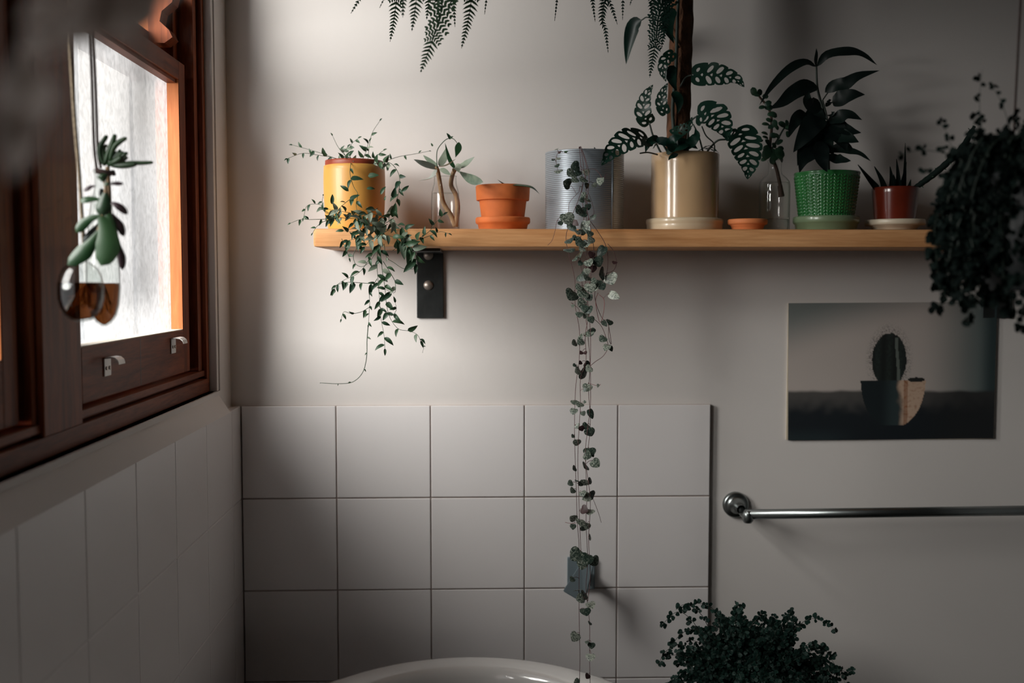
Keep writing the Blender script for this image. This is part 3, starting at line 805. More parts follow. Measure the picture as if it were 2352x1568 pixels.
# --- ribbed blue-grey metal planter with the string of hearts
YC = 1.59
c = base_pt(1342, YC)
hc = zat(352, YC) - SZ1; rc = rad(180, YC)
hr = root('string_of_hearts_planter', c, 'ribbed blue-grey metal planter with strings of silver heart-shaped leaves hanging to the bathtub', 'potted plant')
n_r = 40
pr = [(0, 0), (rc, 0)]
for i in range(n_r * 4 + 1):
    z = 0.001 + (hc - 0.003) * i / (n_r * 4)
    pr.append((rc - 0.0010 * (0.5 - 0.5 * math.cos(2 * PI * i / 4)), z))
pr += [(rc, hc), (rc - 0.002, hc), (rc - 0.0025, hc - 0.002), (rc - 0.0025, 0.01), (0, 0.008)]
MB().lathe(c, pr, 96).build('planter', M['tin'], hr)
MB().box((P(1398, 440, YC).x - 0.0013, YC - math.sqrt(max(0, rc ** 2 - (P(1398, 440, YC).x - c.x) ** 2)) - 0.0012, SZ1 + 0.001),
         (P(1398, 440, YC).x + 0.0013, YC - math.sqrt(max(0, rc ** 2 - (P(1398, 440, YC).x - c.x) ** 2)) + 0.002, SZ1 + hc - 0.003)).build('seam', M['tin'], hr)
soil(hr, c, rc - 0.003, SZ1 + hc - 0.006)
def heart_mesh():
    K = 18; vs = []; fs = []
    def outline(a):
        x = math.sin(a) ** 3; y = (13 * math.cos(a) - 5 * math.cos(2 * a) - 2 * math.cos(3 * a) - math.cos(4 * a)) / 16
        cx, cy = math.sin(a), math.cos(a) * 0.95
        return (0.38 * x + 0.62 * cx, -(0.48 * y + 0.52 * cy))
    for side in (1, -1):
        b = len(vs)
        vs.append((0, 0.08, 0.13 * side if side > 0 else -0.04))
        for k in range(K):
            x, y = outline(2 * PI * k / K); vs.append((x * 0.6, y * 0.6, (0.10 if side > 0 else -0.05)))
        for k in range(K):
            x, y = outline(2 * PI * k / K); vs.append((x, y, -0.03 + 0.10 * abs(x)))
        for k in range(K):
            k2 = (k + 1) % K
            q = [(b, b + 1 + k, b + 1 + k2), (b + 1 + k, b + 1 + K + k, b + 1 + K + k2, b + 1 + k2)]
            if side > 0: q = [tuple(reversed(f)) for f in q]
            fs += q
    me = bpy.data.meshes.new('leaf')
    me.from_pydata(vs, [], fs); me.update()
    me.polygons.foreach_set('use_smooth', [True] * len(fs))
    return me
HM = heart_mesh(); HM.materials.append(M['heart'])
HMp = HM.copy(); HMp.materials.clear(); HMp.materials.append(M['purple_leaf'])
YHH = 1.455
c5 = [(740,160,15),(768,185,15),(712,250,18),(755,240,18),(745,300,18),(757,350,30),(905,305,35),(870,365,38),(995,355,25),(835,455,35),(970,420,32),(1115,430,40),(1065,465,18),(945,480,32),(960,595,20),(1005,595,25),(935,680,35),(970,700,35),(832,750,52),(775,790,18),(1055,740,22),(870,825,45),(990,828,42),(925,870,28),(1025,880,28),(850,945,35),(942,955,38),(1035,935,28),(850,1025,38),(935,1065,40),(1000,985,30),(1130,1030,50),(945,1135,20),(1015,1130,35),(1092,1115,42),(1238,1130,18),(1003,1200,25),(968,1245,45),(1130,1225,42),(1205,1265,45),(1055,1285,30),(1098,1305,30),(1030,1340,40),(1130,1335,28),(870,1405,50),(965,1390,42),(1228,1412,48),(1020,1430,25),(958,1475,35),(880,1500,20),(980,1520,30),(1010,1545,30)]
c6 = [(512,320,28),(595,280,35),(570,330,25),(615,365,30),(735,400,30),(785,390,30),(605,485,45),(628,465,28),(525,520,32),(525,565,28),(468,578,28),(725,540,32),(760,615,42),(795,625,25),(530,665,15),(565,665,14),(470,778,16),(522,755,16),(500,830,30),(580,775,32),(600,808,28),(545,850,45),(585,975,32),(560,1000,15),(680,960,16),(465,1110,28),(515,1130,32),(560,1108,12),(462,1190,30),(545,1210,20),(612,1210,42),(495,1325,22),(530,1345,22),(570,1325,28),(605,1375,38),(490,1470,32),(455,1415,15),(605,1555,42)]
c7 = [(440,15,25),(475,10,18),(495,68,30),(430,90,28),(355,105,17),(328,205,17),(370,190,18),(400,205,20),(432,200,25),(460,190,20),(343,255,18),(410,275,20),(440,300,28),(475,285,25),(420,385,25),(460,400,25),(348,445,25),(395,470,32),(345,500,18),(410,515,22),(440,495,22),(458,575,28),(370,690,42),(440,720,38),(490,735,30),(405,760,32),(340,860,18),(375,935,25),(420,970,28),(395,990,25),(465,1035,28),(430,1080,28),(460,1160,15),(360,1250,30),(440,1290,12),(470,1310,20),(465,1390,25),(445,1520,18),(370,1558,25)]
c5 += [(900, 420, 28), (925, 360, 24), (1000, 470, 28), (980, 560, 26), (1010, 650, 24), (900, 790, 30), (1010, 790, 26), (960, 870, 28), (900, 920, 24), (1000, 960, 26), (960, 1010, 26), (1040, 1060, 26), (900, 1100, 22), (1050, 1180, 28), (1000, 1260, 30), (1070, 1350, 24), (930, 1340, 26), (985, 1390, 22)]
hearts = [(1080 + x / 3.733, 300 + y / 3.733, r / 3.733) for x, y, r in c5] + [(1200 + x / 3.92, 640 + y / 3.92, r / 3.92) for x, y, r in c6] + [(1200 + x / 2.97, 1040 + y / 2.97, r / 2.97) for x, y, r in c7]
strands = [
    [(1336, 349), (1334, 380), (1338, 420), (1330, 455), (1312, 500), (1300, 545), (1308, 590), (1320, 640), (1321, 700), (1331, 760), (1330, 830), (1323, 880), (1320, 940), (1320, 1020), (1322, 1080), (1324, 1140), (1326, 1200), (1330, 1260), (1330, 1400), (1332, 1500), (1331, 1580)],
    [(1340, 349), (1340, 380), (1346, 430), (1345, 480), (1350, 540), (1346, 600), (1345, 660), (1352, 720), (1344, 770), (1346, 830), (1333, 870), (1333, 930), (1329, 1000), (1327, 1060), (1329, 1130), (1332, 1220), (1336, 1290)],
    [(1338, 349), (1348, 390), (1336, 440), (1341, 500), (1332, 560), (1335, 620), (1340, 690), (1348, 750), (1355, 830), (1352, 900), (1356, 960), (1352, 1020), (1345, 1060), (1348, 1130), (1346, 1200), (1350, 1290), (1346, 1350), (1354, 1430), (1354, 1510), (1356, 1580)],
    [(1342, 350), (1353, 400), (1348, 470), (1356, 520), (1364, 580), (1356, 640), (1350, 700), (1356, 760), (1356, 850), (1356, 930), (1349, 990), (1344, 1050), (1352, 1110), (1356, 1160), (1352, 1240), (1356, 1320), (1350, 1380)],
    [(1350, 500), (1372, 530), (1390, 560), (1396, 590), (1393, 630), (1376, 650), (1366, 672), (1370, 700), (1384, 732), (1397, 738), (1398, 775), (1404, 790), (1400, 760), (1396, 740)],
    [(1396, 560), (1408, 575), (1416, 600), (1410, 620), (1392, 628)],
    [(1376, 676), (1388, 690), (1385, 725), (1378, 740), (1372, 720), (1368, 690), (1374, 672)],
    [(1362, 730), (1382, 750), (1395, 785), (1396, 800), (1385, 818), (1368, 830), (1356, 840)],
    [(1336, 350), (1300, 351), (1285, 348), (1277, 365), (1282, 395)],
    [(1345, 390), (1365, 388), (1378, 400), (1385, 412), (1392, 400)],
    [(1330, 440), (1308, 465), (1304, 490), (1282, 502), (1275, 530), (1268, 552), (1258, 563)],
    [(1352, 880), (1362, 883), (1374, 886), (1380, 882)],
    [(1362, 1145), (1370, 1165), (1377, 1185), (1381, 1200)],
    [(1318, 700), (1312, 695), (1325, 705), (1331, 712)],
    [(1326, 1200), (1312, 1202), (1298, 1199)],
    [(1345, 430), (1358, 460), (1364, 490), (1350, 505)],
]
sp = []
for k, s_ in enumerate(strands):
    Yk = YHH + [0.004, -0.004, 0.006, -0.006, 0, 0.003, -0.003, 0, 0, 0, 0, 0, 0, 0, 0, 0][k]
    pts = []
    for (x, y) in s_:
        Yq = Yk
        if y < 500: Yq = Yk + min(1.0, (500 - y) / 150) * 0.035
        if k == 8: Yq = 1.505
        pts.append(P(x, y, Yq))
    if k < 4: pts = [Vector((pts[0].x, YC - rc + 0.012, SZ1 + hc - 0.006)), Vector((pts[0].x, YC - rc - 0.001, SZ1 + hc + 0.002))] + pts[1:]
    C = catmull(pts, 4)
    sp += C
    o = MB().tube(C, 0.00042 if k < 8 else 0.00032, 5).build('stem', M['heart_stem'] if k not in (6, 11, 14) else M['pink'], hr)
pet = MB()
for i, (x, y, r) in enumerate(hearts):
    Yq = YHH - 0.006 + R.uniform(-0.006, 0.008)
    if y < 500: Yq += min(1.0, (500 - y) / 150) * 0.032
    if y < 400 and x < 1290: Yq = 1.49
    p = P(x, y, Yq)
    near = min(sp, key=lambda q: (q - p).length_squared)
    d = p - near
    d.z -= 0.003
    if d.length < 0.002: d = Vector((R.uniform(-1, 1), -0.3, -0.8))
    d.normalize()
    d = (d + Vector((R.uniform(-.4, .4), R.uniform(-.3, .1), -0.45))).normalized()
    nr = Vector((R.uniform(-0.45, 0.35), -1, R.uniform(-0.1, 0.55)))
    s = r * PXs(Yq) * 1.36
    purple = R.random() < 0.08
    if r < 5: purple = R.random() < 0.35
    if r > 9: purple = False
    put(HMp if purple else HM, 'leaf', hr, p, d, nr, s, width=R.uniform(0.9, 1.1) * (0.62 if R.random() < 0.18 else 1))
    base = p - d * s * 0.7
    if (base - near).length < 0.03 and (base - near).length > 0.0008:
        mid = (base + near) / 2 + Vector((0, -0.001, 0.0015))
        pet.tube([near, mid, base], 0.00035, 4, cap=False)
tag(pet.build('petioles', M['heart_stem'], hr), kind='stuff')
# small trailing bits over the rim
for (x, y, an, sz) in ((1318, 350, 20, 12), (1300, 349, 160, 12), (1358, 345, 20, 14), (1366, 343, 100, 12), (1350, 347, 90, 10)):
    one(hr, VL[1], x, y, 1.54, an, sz)

# --- beige cylinder pot, saucer, moss pole with swiss cheese plant
YM = 1.590
c, zs = saucer('cream_saucer', 1572, 176, 170, 503, YM, M['beige_saucer'], 'cream glazed saucer under the tall beige pot', inner=0.93)
cm = root('swiss_cheese_plant', (c.x, c.y, zs), 'beige glazed cylinder pot with holed dark leaves climbing a tall brown coir pole', 'potted plant')
cc = Vector((c.x, c.y, zs)); hb = zat(354, YM) - zs; rb = rad(155, YM)
MB().lathe(cc, pot_profile(rb - 0.0005, rb, hb, 0.004), 72).build('pot', M['beige'], cm, angle=50)
soil(cm, cc, rb - 0.004, zs + hb - 0.008)
# pole
pm = MB()
pole = [P(1556, 354, YM), P(1559, 260, YM), P(1563, 150, YM), P(1566, 0, YM), P(1568, -260, YM)]
C = catmull(pole, 16)
sg = 22; vs = []; fs = []
for i, p in enumerate(C):
    for k in range(sg):
        a = 2 * PI * k / sg
        q = 0.0172 + 0.0016 * noise.noise(Vector((p.z * 60, math.cos(a) * 2, math.sin(a) * 2)))
        vs.append(p + Vector((q * math.cos(a), q * math.sin(a), 0)))
for i in range(len(C) - 1):
    for k in range(sg):
        k2 = (k + 1) % sg
        fs.append((i * sg + k, i * sg + k2, (i + 1) * sg + k2, (i + 1) * sg + k))
fs.append(tuple((len(C) - 1) * sg + k for k in range(sg)))
pm.add(vs, fs).build('support_pole', M['coir'], cm)['label'] = 'brown coir-wrapped climbing pole'

def monstera(parent, pts, half_px, nrm, sectors=6, hole=0.27, name='leaf', cup=0.12, m='monstera', asym=0.0, thin=1.0):
    """leaf with oblong holes between the side veins: each field between two veins is a ring of faces around its hole"""
    W = [P(*p) for p in pts]; Y = sum(p[2] for p in pts) / len(pts)
    C = catmull(W, 8); L = length(C); half = half_px * PXs(Y)
    nn = Vector(nrm).normalized()
    vs = []; fs = []
    def pt(u, v, sgn):
        u = max(0, min(1, u)); p, t = sample(C, u * L * 0.9999)
        s = t.cross(nn); s.normalize(); k = s.cross(t)
        prof = (math.sin(PI * min(1, 0.06 + 0.94 * u ** 0.62)) ** 0.8 if u < 1 else 0)
        hw = half * prof
        q = p + s * (sgn * v * hw) + k * (cup * hw * v * v + 0.05 * half * math.sin(v * 2.2 + u * 14) * v)
        # lobes at the base come back behind the stalk
        back = max(0, 1 - u / 0.25) * v * 0.16 * L
        return q - t * back
    K = 20
    for sgn in (1, -1):
        for i in range(sectors):
            s0, s1 = i / sectors, (i + 1) / sectors
            big_ = 1.0 if 0 < i < sectors - 1 else 0.6
            hr_ = hole * big_ * R.uniform(0.85, 1.15)
            b = len(vs)
            for ring in range(3):
                for k in range(K):
                    a = 2 * PI * k / K
                    ca, sa = math.cos(a), math.sin(a)
                    m_ = max(abs(ca), abs(sa))
                    ox, oy = 0.5 + 0.5 * ca / m_, 0.5 + 0.5 * sa / m_
                    ix, iy = 0.5 + hr_ * 0.92 * ca, 0.46 + hr_ * 1.22 * sa
                    f = (0, 0.5, 1)[ring]
                    x = ox + (ix - ox) * f; y = oy + (iy - oy) * f
                    s = s0 + (s1 - s0) * x; v = y
                    # side veins sweep towards the tip
                    u = s + 0.24 * v * (1 - s) * (0.4 + s)
                    scal = 1 - 0.10 * (abs(x - 0.5) * 2) ** 3 * (v ** 4)
                    vs.append(pt(u, v * scal, sgn))
            for ring in range(2):
                for k in range(K):
                    k2 = (k + 1) % K
                    f = (b + ring * K + k, b + ring * K + k2, b + (ring + 1) * K + k2, b + (ring + 1) * K + k)
                    fs.append(f if sgn > 0 else tuple(reversed(f)))
    o = MB().add(vs, fs).build(name, M[m], parent)
    return o
FR = (0.1, -1, 0.25)
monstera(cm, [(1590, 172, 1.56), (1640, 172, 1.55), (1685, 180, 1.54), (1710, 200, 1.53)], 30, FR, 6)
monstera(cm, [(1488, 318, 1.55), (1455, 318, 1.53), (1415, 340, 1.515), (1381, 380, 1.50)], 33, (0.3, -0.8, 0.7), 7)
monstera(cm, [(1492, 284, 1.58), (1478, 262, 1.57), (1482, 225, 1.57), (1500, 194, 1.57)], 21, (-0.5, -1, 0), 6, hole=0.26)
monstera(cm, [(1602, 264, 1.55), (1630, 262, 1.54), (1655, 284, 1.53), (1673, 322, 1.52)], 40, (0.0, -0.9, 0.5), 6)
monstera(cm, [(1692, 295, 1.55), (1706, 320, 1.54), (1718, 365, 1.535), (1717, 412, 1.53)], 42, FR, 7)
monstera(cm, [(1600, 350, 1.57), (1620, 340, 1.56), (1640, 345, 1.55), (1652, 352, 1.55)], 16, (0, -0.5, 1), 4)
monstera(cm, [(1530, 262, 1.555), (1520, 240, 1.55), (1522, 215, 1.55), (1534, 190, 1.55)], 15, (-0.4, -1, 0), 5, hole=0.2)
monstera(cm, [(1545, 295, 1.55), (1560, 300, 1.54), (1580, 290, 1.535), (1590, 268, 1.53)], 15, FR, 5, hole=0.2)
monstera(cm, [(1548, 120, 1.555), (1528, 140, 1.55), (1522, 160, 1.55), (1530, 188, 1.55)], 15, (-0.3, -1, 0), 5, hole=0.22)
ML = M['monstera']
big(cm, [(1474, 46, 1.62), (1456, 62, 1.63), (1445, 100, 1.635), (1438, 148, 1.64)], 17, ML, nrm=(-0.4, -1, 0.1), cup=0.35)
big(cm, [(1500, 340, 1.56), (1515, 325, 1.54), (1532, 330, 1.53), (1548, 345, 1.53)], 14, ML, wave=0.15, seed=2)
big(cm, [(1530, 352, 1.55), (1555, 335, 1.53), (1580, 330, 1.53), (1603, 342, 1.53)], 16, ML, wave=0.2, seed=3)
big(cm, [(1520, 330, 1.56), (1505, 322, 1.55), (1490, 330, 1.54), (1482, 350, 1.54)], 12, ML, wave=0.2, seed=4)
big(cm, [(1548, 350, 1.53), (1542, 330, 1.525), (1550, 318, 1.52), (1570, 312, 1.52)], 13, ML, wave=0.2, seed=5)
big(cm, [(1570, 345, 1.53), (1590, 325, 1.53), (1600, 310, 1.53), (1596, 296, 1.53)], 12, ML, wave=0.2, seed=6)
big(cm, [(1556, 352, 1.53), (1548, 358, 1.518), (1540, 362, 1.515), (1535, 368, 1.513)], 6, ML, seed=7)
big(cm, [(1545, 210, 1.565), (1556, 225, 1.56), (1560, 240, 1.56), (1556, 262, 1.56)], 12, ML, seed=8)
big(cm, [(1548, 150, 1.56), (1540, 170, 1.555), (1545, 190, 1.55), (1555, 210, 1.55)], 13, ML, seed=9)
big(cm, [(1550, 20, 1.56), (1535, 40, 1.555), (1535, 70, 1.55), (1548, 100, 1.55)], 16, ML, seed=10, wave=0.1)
for q, a, b in (([(1492, 284, 1.58), (1500, 312, 1.58), (1515, 345, 1.58), (1525, 358, 1.58)], .0013, .0016),
             ([(1488, 318, 1.55), (1505, 318, 1.56), (1520, 328, 1.57), (1535, 352, 1.575)], .0012, .0016),
             ([(1602, 266, 1.55), (1588, 278, 1.56), (1580, 310, 1.57), (1578, 352, 1.58)], .0012, .0016),
             ([(1592, 285, 1.56), (1604, 310, 1.56), (1615, 350, 1.57)], .0010, .0013),
             ([(1622, 352, 1.57), (1632, 338, 1.56), (1650, 322, 1.55), (1674, 318, 1.55), (1690, 296, 1.55)], .0016, .0012),
             ([(1640, 352, 1.58), (1640, 330, 1.57), (1622, 312, 1.565), (1612, 290, 1.56)], .0010, .0010),
             ([(1590, 172, 1.56), (1575, 178, 1.565), (1562, 200, 1.57)], .0012, .0014),
             ([(1474, 46, 1.62), (1490, 40, 1.60), (1530, 60, 1.575), (1560, 110, 1.57)], .0010, .0013),
             ([(1550, 330, 1.57), (1545, 250, 1.568), (1552, 170, 1.567), (1555, 80, 1.567), (1560, -60, 1.567)], .0030, .0024),
             ([(1470, 352, 1.53), (1488, 350, 1.54), (1510, 355, 1.56)], .0010, .0012)):
    tubepx(cm, q, a, b, M['dark_stem'])

# --- empty small saucer
saucer('clay_saucer', 1717, 90, 66, 503, 1.56, M['terra_light'], 'small empty orange clay saucer on the shelf in front of the clear bottle')

# --- bottle with a jade cutting
YJ = 1.60
c = base_pt(1778, YJ)
jr = root('jade_cutting_bottle', c, 'clear long-necked bottle of water with a small round-leaved cutting, beside the green pot', 'bottle')
def zz(py): return zat(py, YJ) - SZ1
rb = rad(70, YJ); rn = rad(29, YJ)
pb = [(0, 0.0012), (rb * 0.92, 0), (rb, 0.003), (rb, zz(425)), (rb * 0.95, zz(416)), (rb * 0.75, zz(407)), (rn * 1.15, zz(399)), (rn, zz(390)), (rn, zz(374)), (rn * 1.12, zz(372)), (rn * 1.12, zz(366)), (rn * 0.95, zz(365))]
MB().lathe(c, pb, 48).build('glass', M['clear'], jr)
MB().lathe(c, [(0, 0.001), (rb * 0.90, 0.001), (rb * 0.93, zz(503)), (0, zz(501))], 40).build('glass_foot', M['flask'], jr)['label'] = 'thick dark glass bottom'
MB().lathe(c, [(0, zz(500)), (rb * 0.93, zz(499)), (rb * 0.93, zz(426)), (rb * 0.88, zz(417.5)), (0, zz(417))], 40).build('water', M['water'], jr)
def J(x, y): return 1640 + x / 3.267, 80 + y / 3.267
def Jp(lst, Y): return [(*J(x, y), Y) for x, y in lst]
tubepx(jr, Jp([(515, 1210), (495, 1120), (470, 1010), (430, 900), (420, 830), (432, 700), (427, 600), (395, 530), (345, 470), (325, 435), (300, 420)], YJ), 0.0030, 0.0012, M['dark_bark'])
tubepx(jr, Jp([(430, 860), (480, 780), (520, 710), (560, 660)], YJ), 0.0018, 0.0010, M['dark_stem'])
tubepx(jr, Jp([(505, 1215), (500, 1170), (495, 1130)], YJ), 0.0046, 0.0038, M['dark_bark'], name='stem_end')
SJ = unit_leaf('leaf', 0.36, w_round, M['small_jade'], cup=0.15, droop=0.08, thick=0.09)
for (x, y, an) in ((298, 425, 110), (320, 455, 170), (342, 432, 80), (385, 462, 0), (360, 545, 190), (405, 515, 30), (420, 595, 200), (445, 600, -20), (410, 640, 150), (388, 672, 175), (470, 695, -50), (455, 665, 100),
                   (345, 795, 190), (385, 770, 160), (445, 755, -10), (545, 660, 90), (510, 672, 150), (552, 745, -80), (500, 852, 0), (492, 805, 40), (395, 850, 200), (430, 885, 250), (490, 905, -30), (380, 740, 160),
                   (540, 700, -20), (470, 760, -30), (450, 830, -60), (405, 810, 130), (560, 690, 20), (410, 545, -10), (430, 690, 30), (375, 935, 200), (500, 930, -60), (440, 940, -90), (475, 905, -100)):
    px, py = J(x, y)
    one(jr, SJ, px, py, YJ - R.uniform(0, 0.02), an, R.uniform(14, 21), Vector((R.uniform(-.5, .5), -1, R.uniform(0.0, 1.2))))
for (x, y, h1, an) in ((450, 900, 70, -80), (490, 890, 60, -60), (395, 890, 60, 250)):
    px, py = J(x, y)
    one(jr, SJ, px, py, YJ - 0.018, an, 30, Vector((0, -1, .3)))

# --- green pot and saucer with the dark coffee plant
YG = 1.590
c, zs = saucer('sage_saucer', 1897, 149, 132, 497, YG, M['green_saucer'], 'sage green glazed saucer under the bright green pot', inner=0.9)
gr = root('coffee_plant', (c.x, c.y, zs), 'bright green pot with embossed herringbone pattern and a plant of large near-black leaves', 'potted plant')
cc = Vector((c.x, c.y, zs)); hg = zat(395, YG) - zs; rt = rad(146, YG); rbm = rad(117, YG)
def knit(a, z):
    ncol = 30; rows = 17
    u = a / (2 * PI) * ncol; fu = u - math.floor(u)
    v = z / hg * rows
    sl = v - abs(fu - 0.5) * 1.3
    g = 0.5 + 0.5 * math.cos(2 * PI * (sl - math.floor(sl)))
    edge = min(1, min(fu, 1 - fu) * 6) * min(1, abs(fu - 0.5) * 10 + 0.35)
    fade = 1 if 0.0015 < z < hg - 0.006 else 0
    return 0.0016 * (g ** 0.7) * edge * fade - 0.0008 * fade
prof_g = [(0, 0), (rbm - 0.001, 0)] + [(rbm + (rt - rbm) * (i / 136) ** 0.9, 0.001 + (hg - 0.004) * i / 136) for i in range(137)] + [(rt + 0.0008, hg - 0.002), (rt, hg), (rt - 0.003, hg), (rt - 0.004, hg - 0.003), (rbm - 0.003, 0.004), (0, 0.004)]
MB().lathe(cc, prof_g, 30 * 12, fn=lambda a, z: knit(a, z)).build('pot', M['green_pot'], gr)
soil(gr, cc, rt - 0.006, zs + hg - 0.008)
DL = M['dark_leaf']; DS = M['dark_stem']
tubepx(gr, Jp([(830, 1060), (825, 850), (822, 600), (800, 500), (775, 390), (768, 240), (766, 170)], 1.585), 0.0028, 0.0011, DS)
tubepx(gr, Jp([(860, 1060), (858, 850), (850, 640), (815, 490)], 1.595), 0.0022, 0.0012, DS)
tubepx(gr, Jp([(815, 490), (850, 440), (860, 430)], 1.585), 0.0010, 0.0009, DS)
K_ = [
 ([(765, 238), (680, 205), (560, 260), (430, 390), (340, 528)], 34, 1.575, (0.3, -1, 0.5), .12),
 ([(772, 240), (850, 150), (1010, 125), (1120, 150), (1225, 228)], 36, 1.57, (0, -1, 0.3), .12),
 ([(767, 240), (763, 190), (768, 140), (768, 100)], 14, 1.585, (0, -1, 0), 0),
 ([(778, 392), (690, 392), (590, 440), (500, 515), (415, 555)], 62, 1.57, (0.2, -1, 0.4), .12),
 ([(832, 432), (900, 385), (980, 370), (1080, 310), (1242, 267)], 52, 1.575, (0, -1, 0.2), .15),
 ([(885, 505), (950, 480), (1040, 450), (1133, 448)], 62, 1.565, (0, -1, 0.3), .10),
 ([(800, 520), (740, 530), (700, 490), (712, 425)], 60, 1.56, (0, -1, 0.1), .05),
 ([(850, 650), (930, 625), (1010, 600), (1112, 638)], 56, 1.56, (0, -1, 0.5), .10),
 ([(700, 600), (640, 610), (590, 680), (562, 770)], 48, 1.56, (0.2, -1, 0.2), .12),
 ([(830, 620), (740, 670), (670, 770), (595, 882)], 80, 1.555, (0, -1, 0.3), .10),
 ([(845, 660), (930, 690), (1010, 720), (1105, 735)], 62, 1.56, (0, -1, 0.4), .10),
 ([(870, 740), (950, 760), (1020, 780), (1088, 805)], 60, 1.555, (0, -1, 0.3), .10),
 ([(820, 850), (740, 880), (670, 940), (640, 1035)], 60, 1.55, (0.2, -1, 0.5), .10),
 ([(850, 870), (980, 870), (1090, 890), (1178, 948)], 30, 1.56, (0, -1, 0.6), .10),
 ([(845, 900), (900, 930), (960, 940), (1028, 945)], 50, 1.55, (0, -1, 0.6), .10),
 ([(815, 800), (800, 880), (815, 960), (850, 1030)], 62, 1.545, (0, -1, 0.3), .08),
 ([(800, 700), (720, 760), (660, 860), (625, 985)], 52, 1.56, (0.2, -1, 0.2), .12),
 ([(830, 650), (900, 720), (960, 790), (990, 870)], 85, 1.56, (0, -1, 0.2), .08),
 ([(820, 560), (760, 600), (710, 680), (690, 800)], 72, 1.575, (0, -1, 0.2), .08),
 ([(830, 640), (820, 740), (850, 830), (900, 900)], 72, 1.57, (0, -1, 0.2), .08),
 ([(830, 760), (760, 800), (720, 880), (700, 960)], 60, 1.58, (0, -1, 0.2), .08),
 ([(840, 540), (860, 510), (870, 500), (862, 480)], 22, 1.57, (0, -1, 0.2), .08),
 ([(850, 600), (870, 600), (890, 590), (905, 575)], 22, 1.57, (0, -1, 0.2), .08),
 ([(860, 850), (930, 850), (990, 830), (1040, 850)], 40, 1.58, (0, -1, 0.4), .08),
 ([(810, 560), (770, 575), (790, 590), (850, 640)], 45, 1.565, (0, -1, 0.3), .05),
]
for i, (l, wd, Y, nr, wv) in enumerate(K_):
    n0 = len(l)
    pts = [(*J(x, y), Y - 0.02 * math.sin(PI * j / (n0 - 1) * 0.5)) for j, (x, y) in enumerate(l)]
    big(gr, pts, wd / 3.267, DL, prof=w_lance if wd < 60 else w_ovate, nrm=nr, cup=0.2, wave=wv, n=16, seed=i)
    if i in (7, 8, 10, 11, 12, 17, 18, 19): pass

# --- oxblood pot on a cream dish with spiky leaves and a long rod
YO = 1.590
c, zs = saucer('cream_dish', 2055, 134, 84, 504, YO, M['cream'], 'cream china dish under the dark red pot', inner=0.8)
og = root('spiky_plant', (c.x, c.y, zs), 'dark red glazed pot with short spiky leaves and one long curved stem leaning right', 'potted plant')
cc = Vector((c.x, c.y, zs)); ho = zat(429, YO) - zs
MB().lathe(cc, pot_profile(rad(88, YO), rad(106, YO), ho, 0.0035), 56).build('pot', M['red_pot'], og, angle=50)
soil(og, cc, rad(97, YO), zs + ho - 0.007)
for (a, b, m_, wd) in (((2012, 434), (1995, 412), (1970, 378), 9), ((2030, 434), (2022, 410), (2008, 382), 8), ((2046, 434), (2046, 408), (2044, 382), 8), ((2062, 434), (2062, 405), (2059, 365), 7), ((2074, 434), (2077, 390), (2079, 328), 6), ((2054, 434), (2054, 420), (2052, 400), 8), ((2085, 434), (2088, 428), (2092, 412), 6), ((2068, 434), (2074, 412), (2082, 372), 6)):
    Y = YO + R.uniform(-0.02, 0.015)
    big(og, [(*a, Y), (*b, Y - .004), (*m_, Y - .006)], wd, M['shadow_leaf'], prof=lambda u: (1 - u ** 1.6) * 0.9 + 0.1, nrm=(R.uniform(-.3, .3), -1, .1), cup=0.5, thick=.0015)
C = catmull([P(2098, 434, YO), P(2118, 420, YO - .01), P(2150, 396, YO - .02), P(2185, 365, YO - .03), P(2215, 332, YO - .03), P(2238, 290, YO - .03)], 8)
MB().tube(C, [0.0046 * (0.8 + 0.25 * math.sin(PI * i / len(C))) * (1 if i < len(C) - 2 else 0.6) + 0.0003 * math.sin(i * 1.9) for i in range(len(C))], 10).build('long_stem', M['shadow_leaf'], og)['label'] = 'long dark curved stem'
for k in range(26):
    p, t = sample(C, length(C) * (k + 0.5) / 26)
    v = Vector((R.uniform(-1, 1), R.uniform(-1, 1), R.uniform(-1, 1))); v = (v - t * v.dot(t)).normalized()
    if k % 2 == 0:
        put(VL[0], 'spine', og, p + v * 0.0038, v + t * 0.6, (0, -1, 0), 0.004)

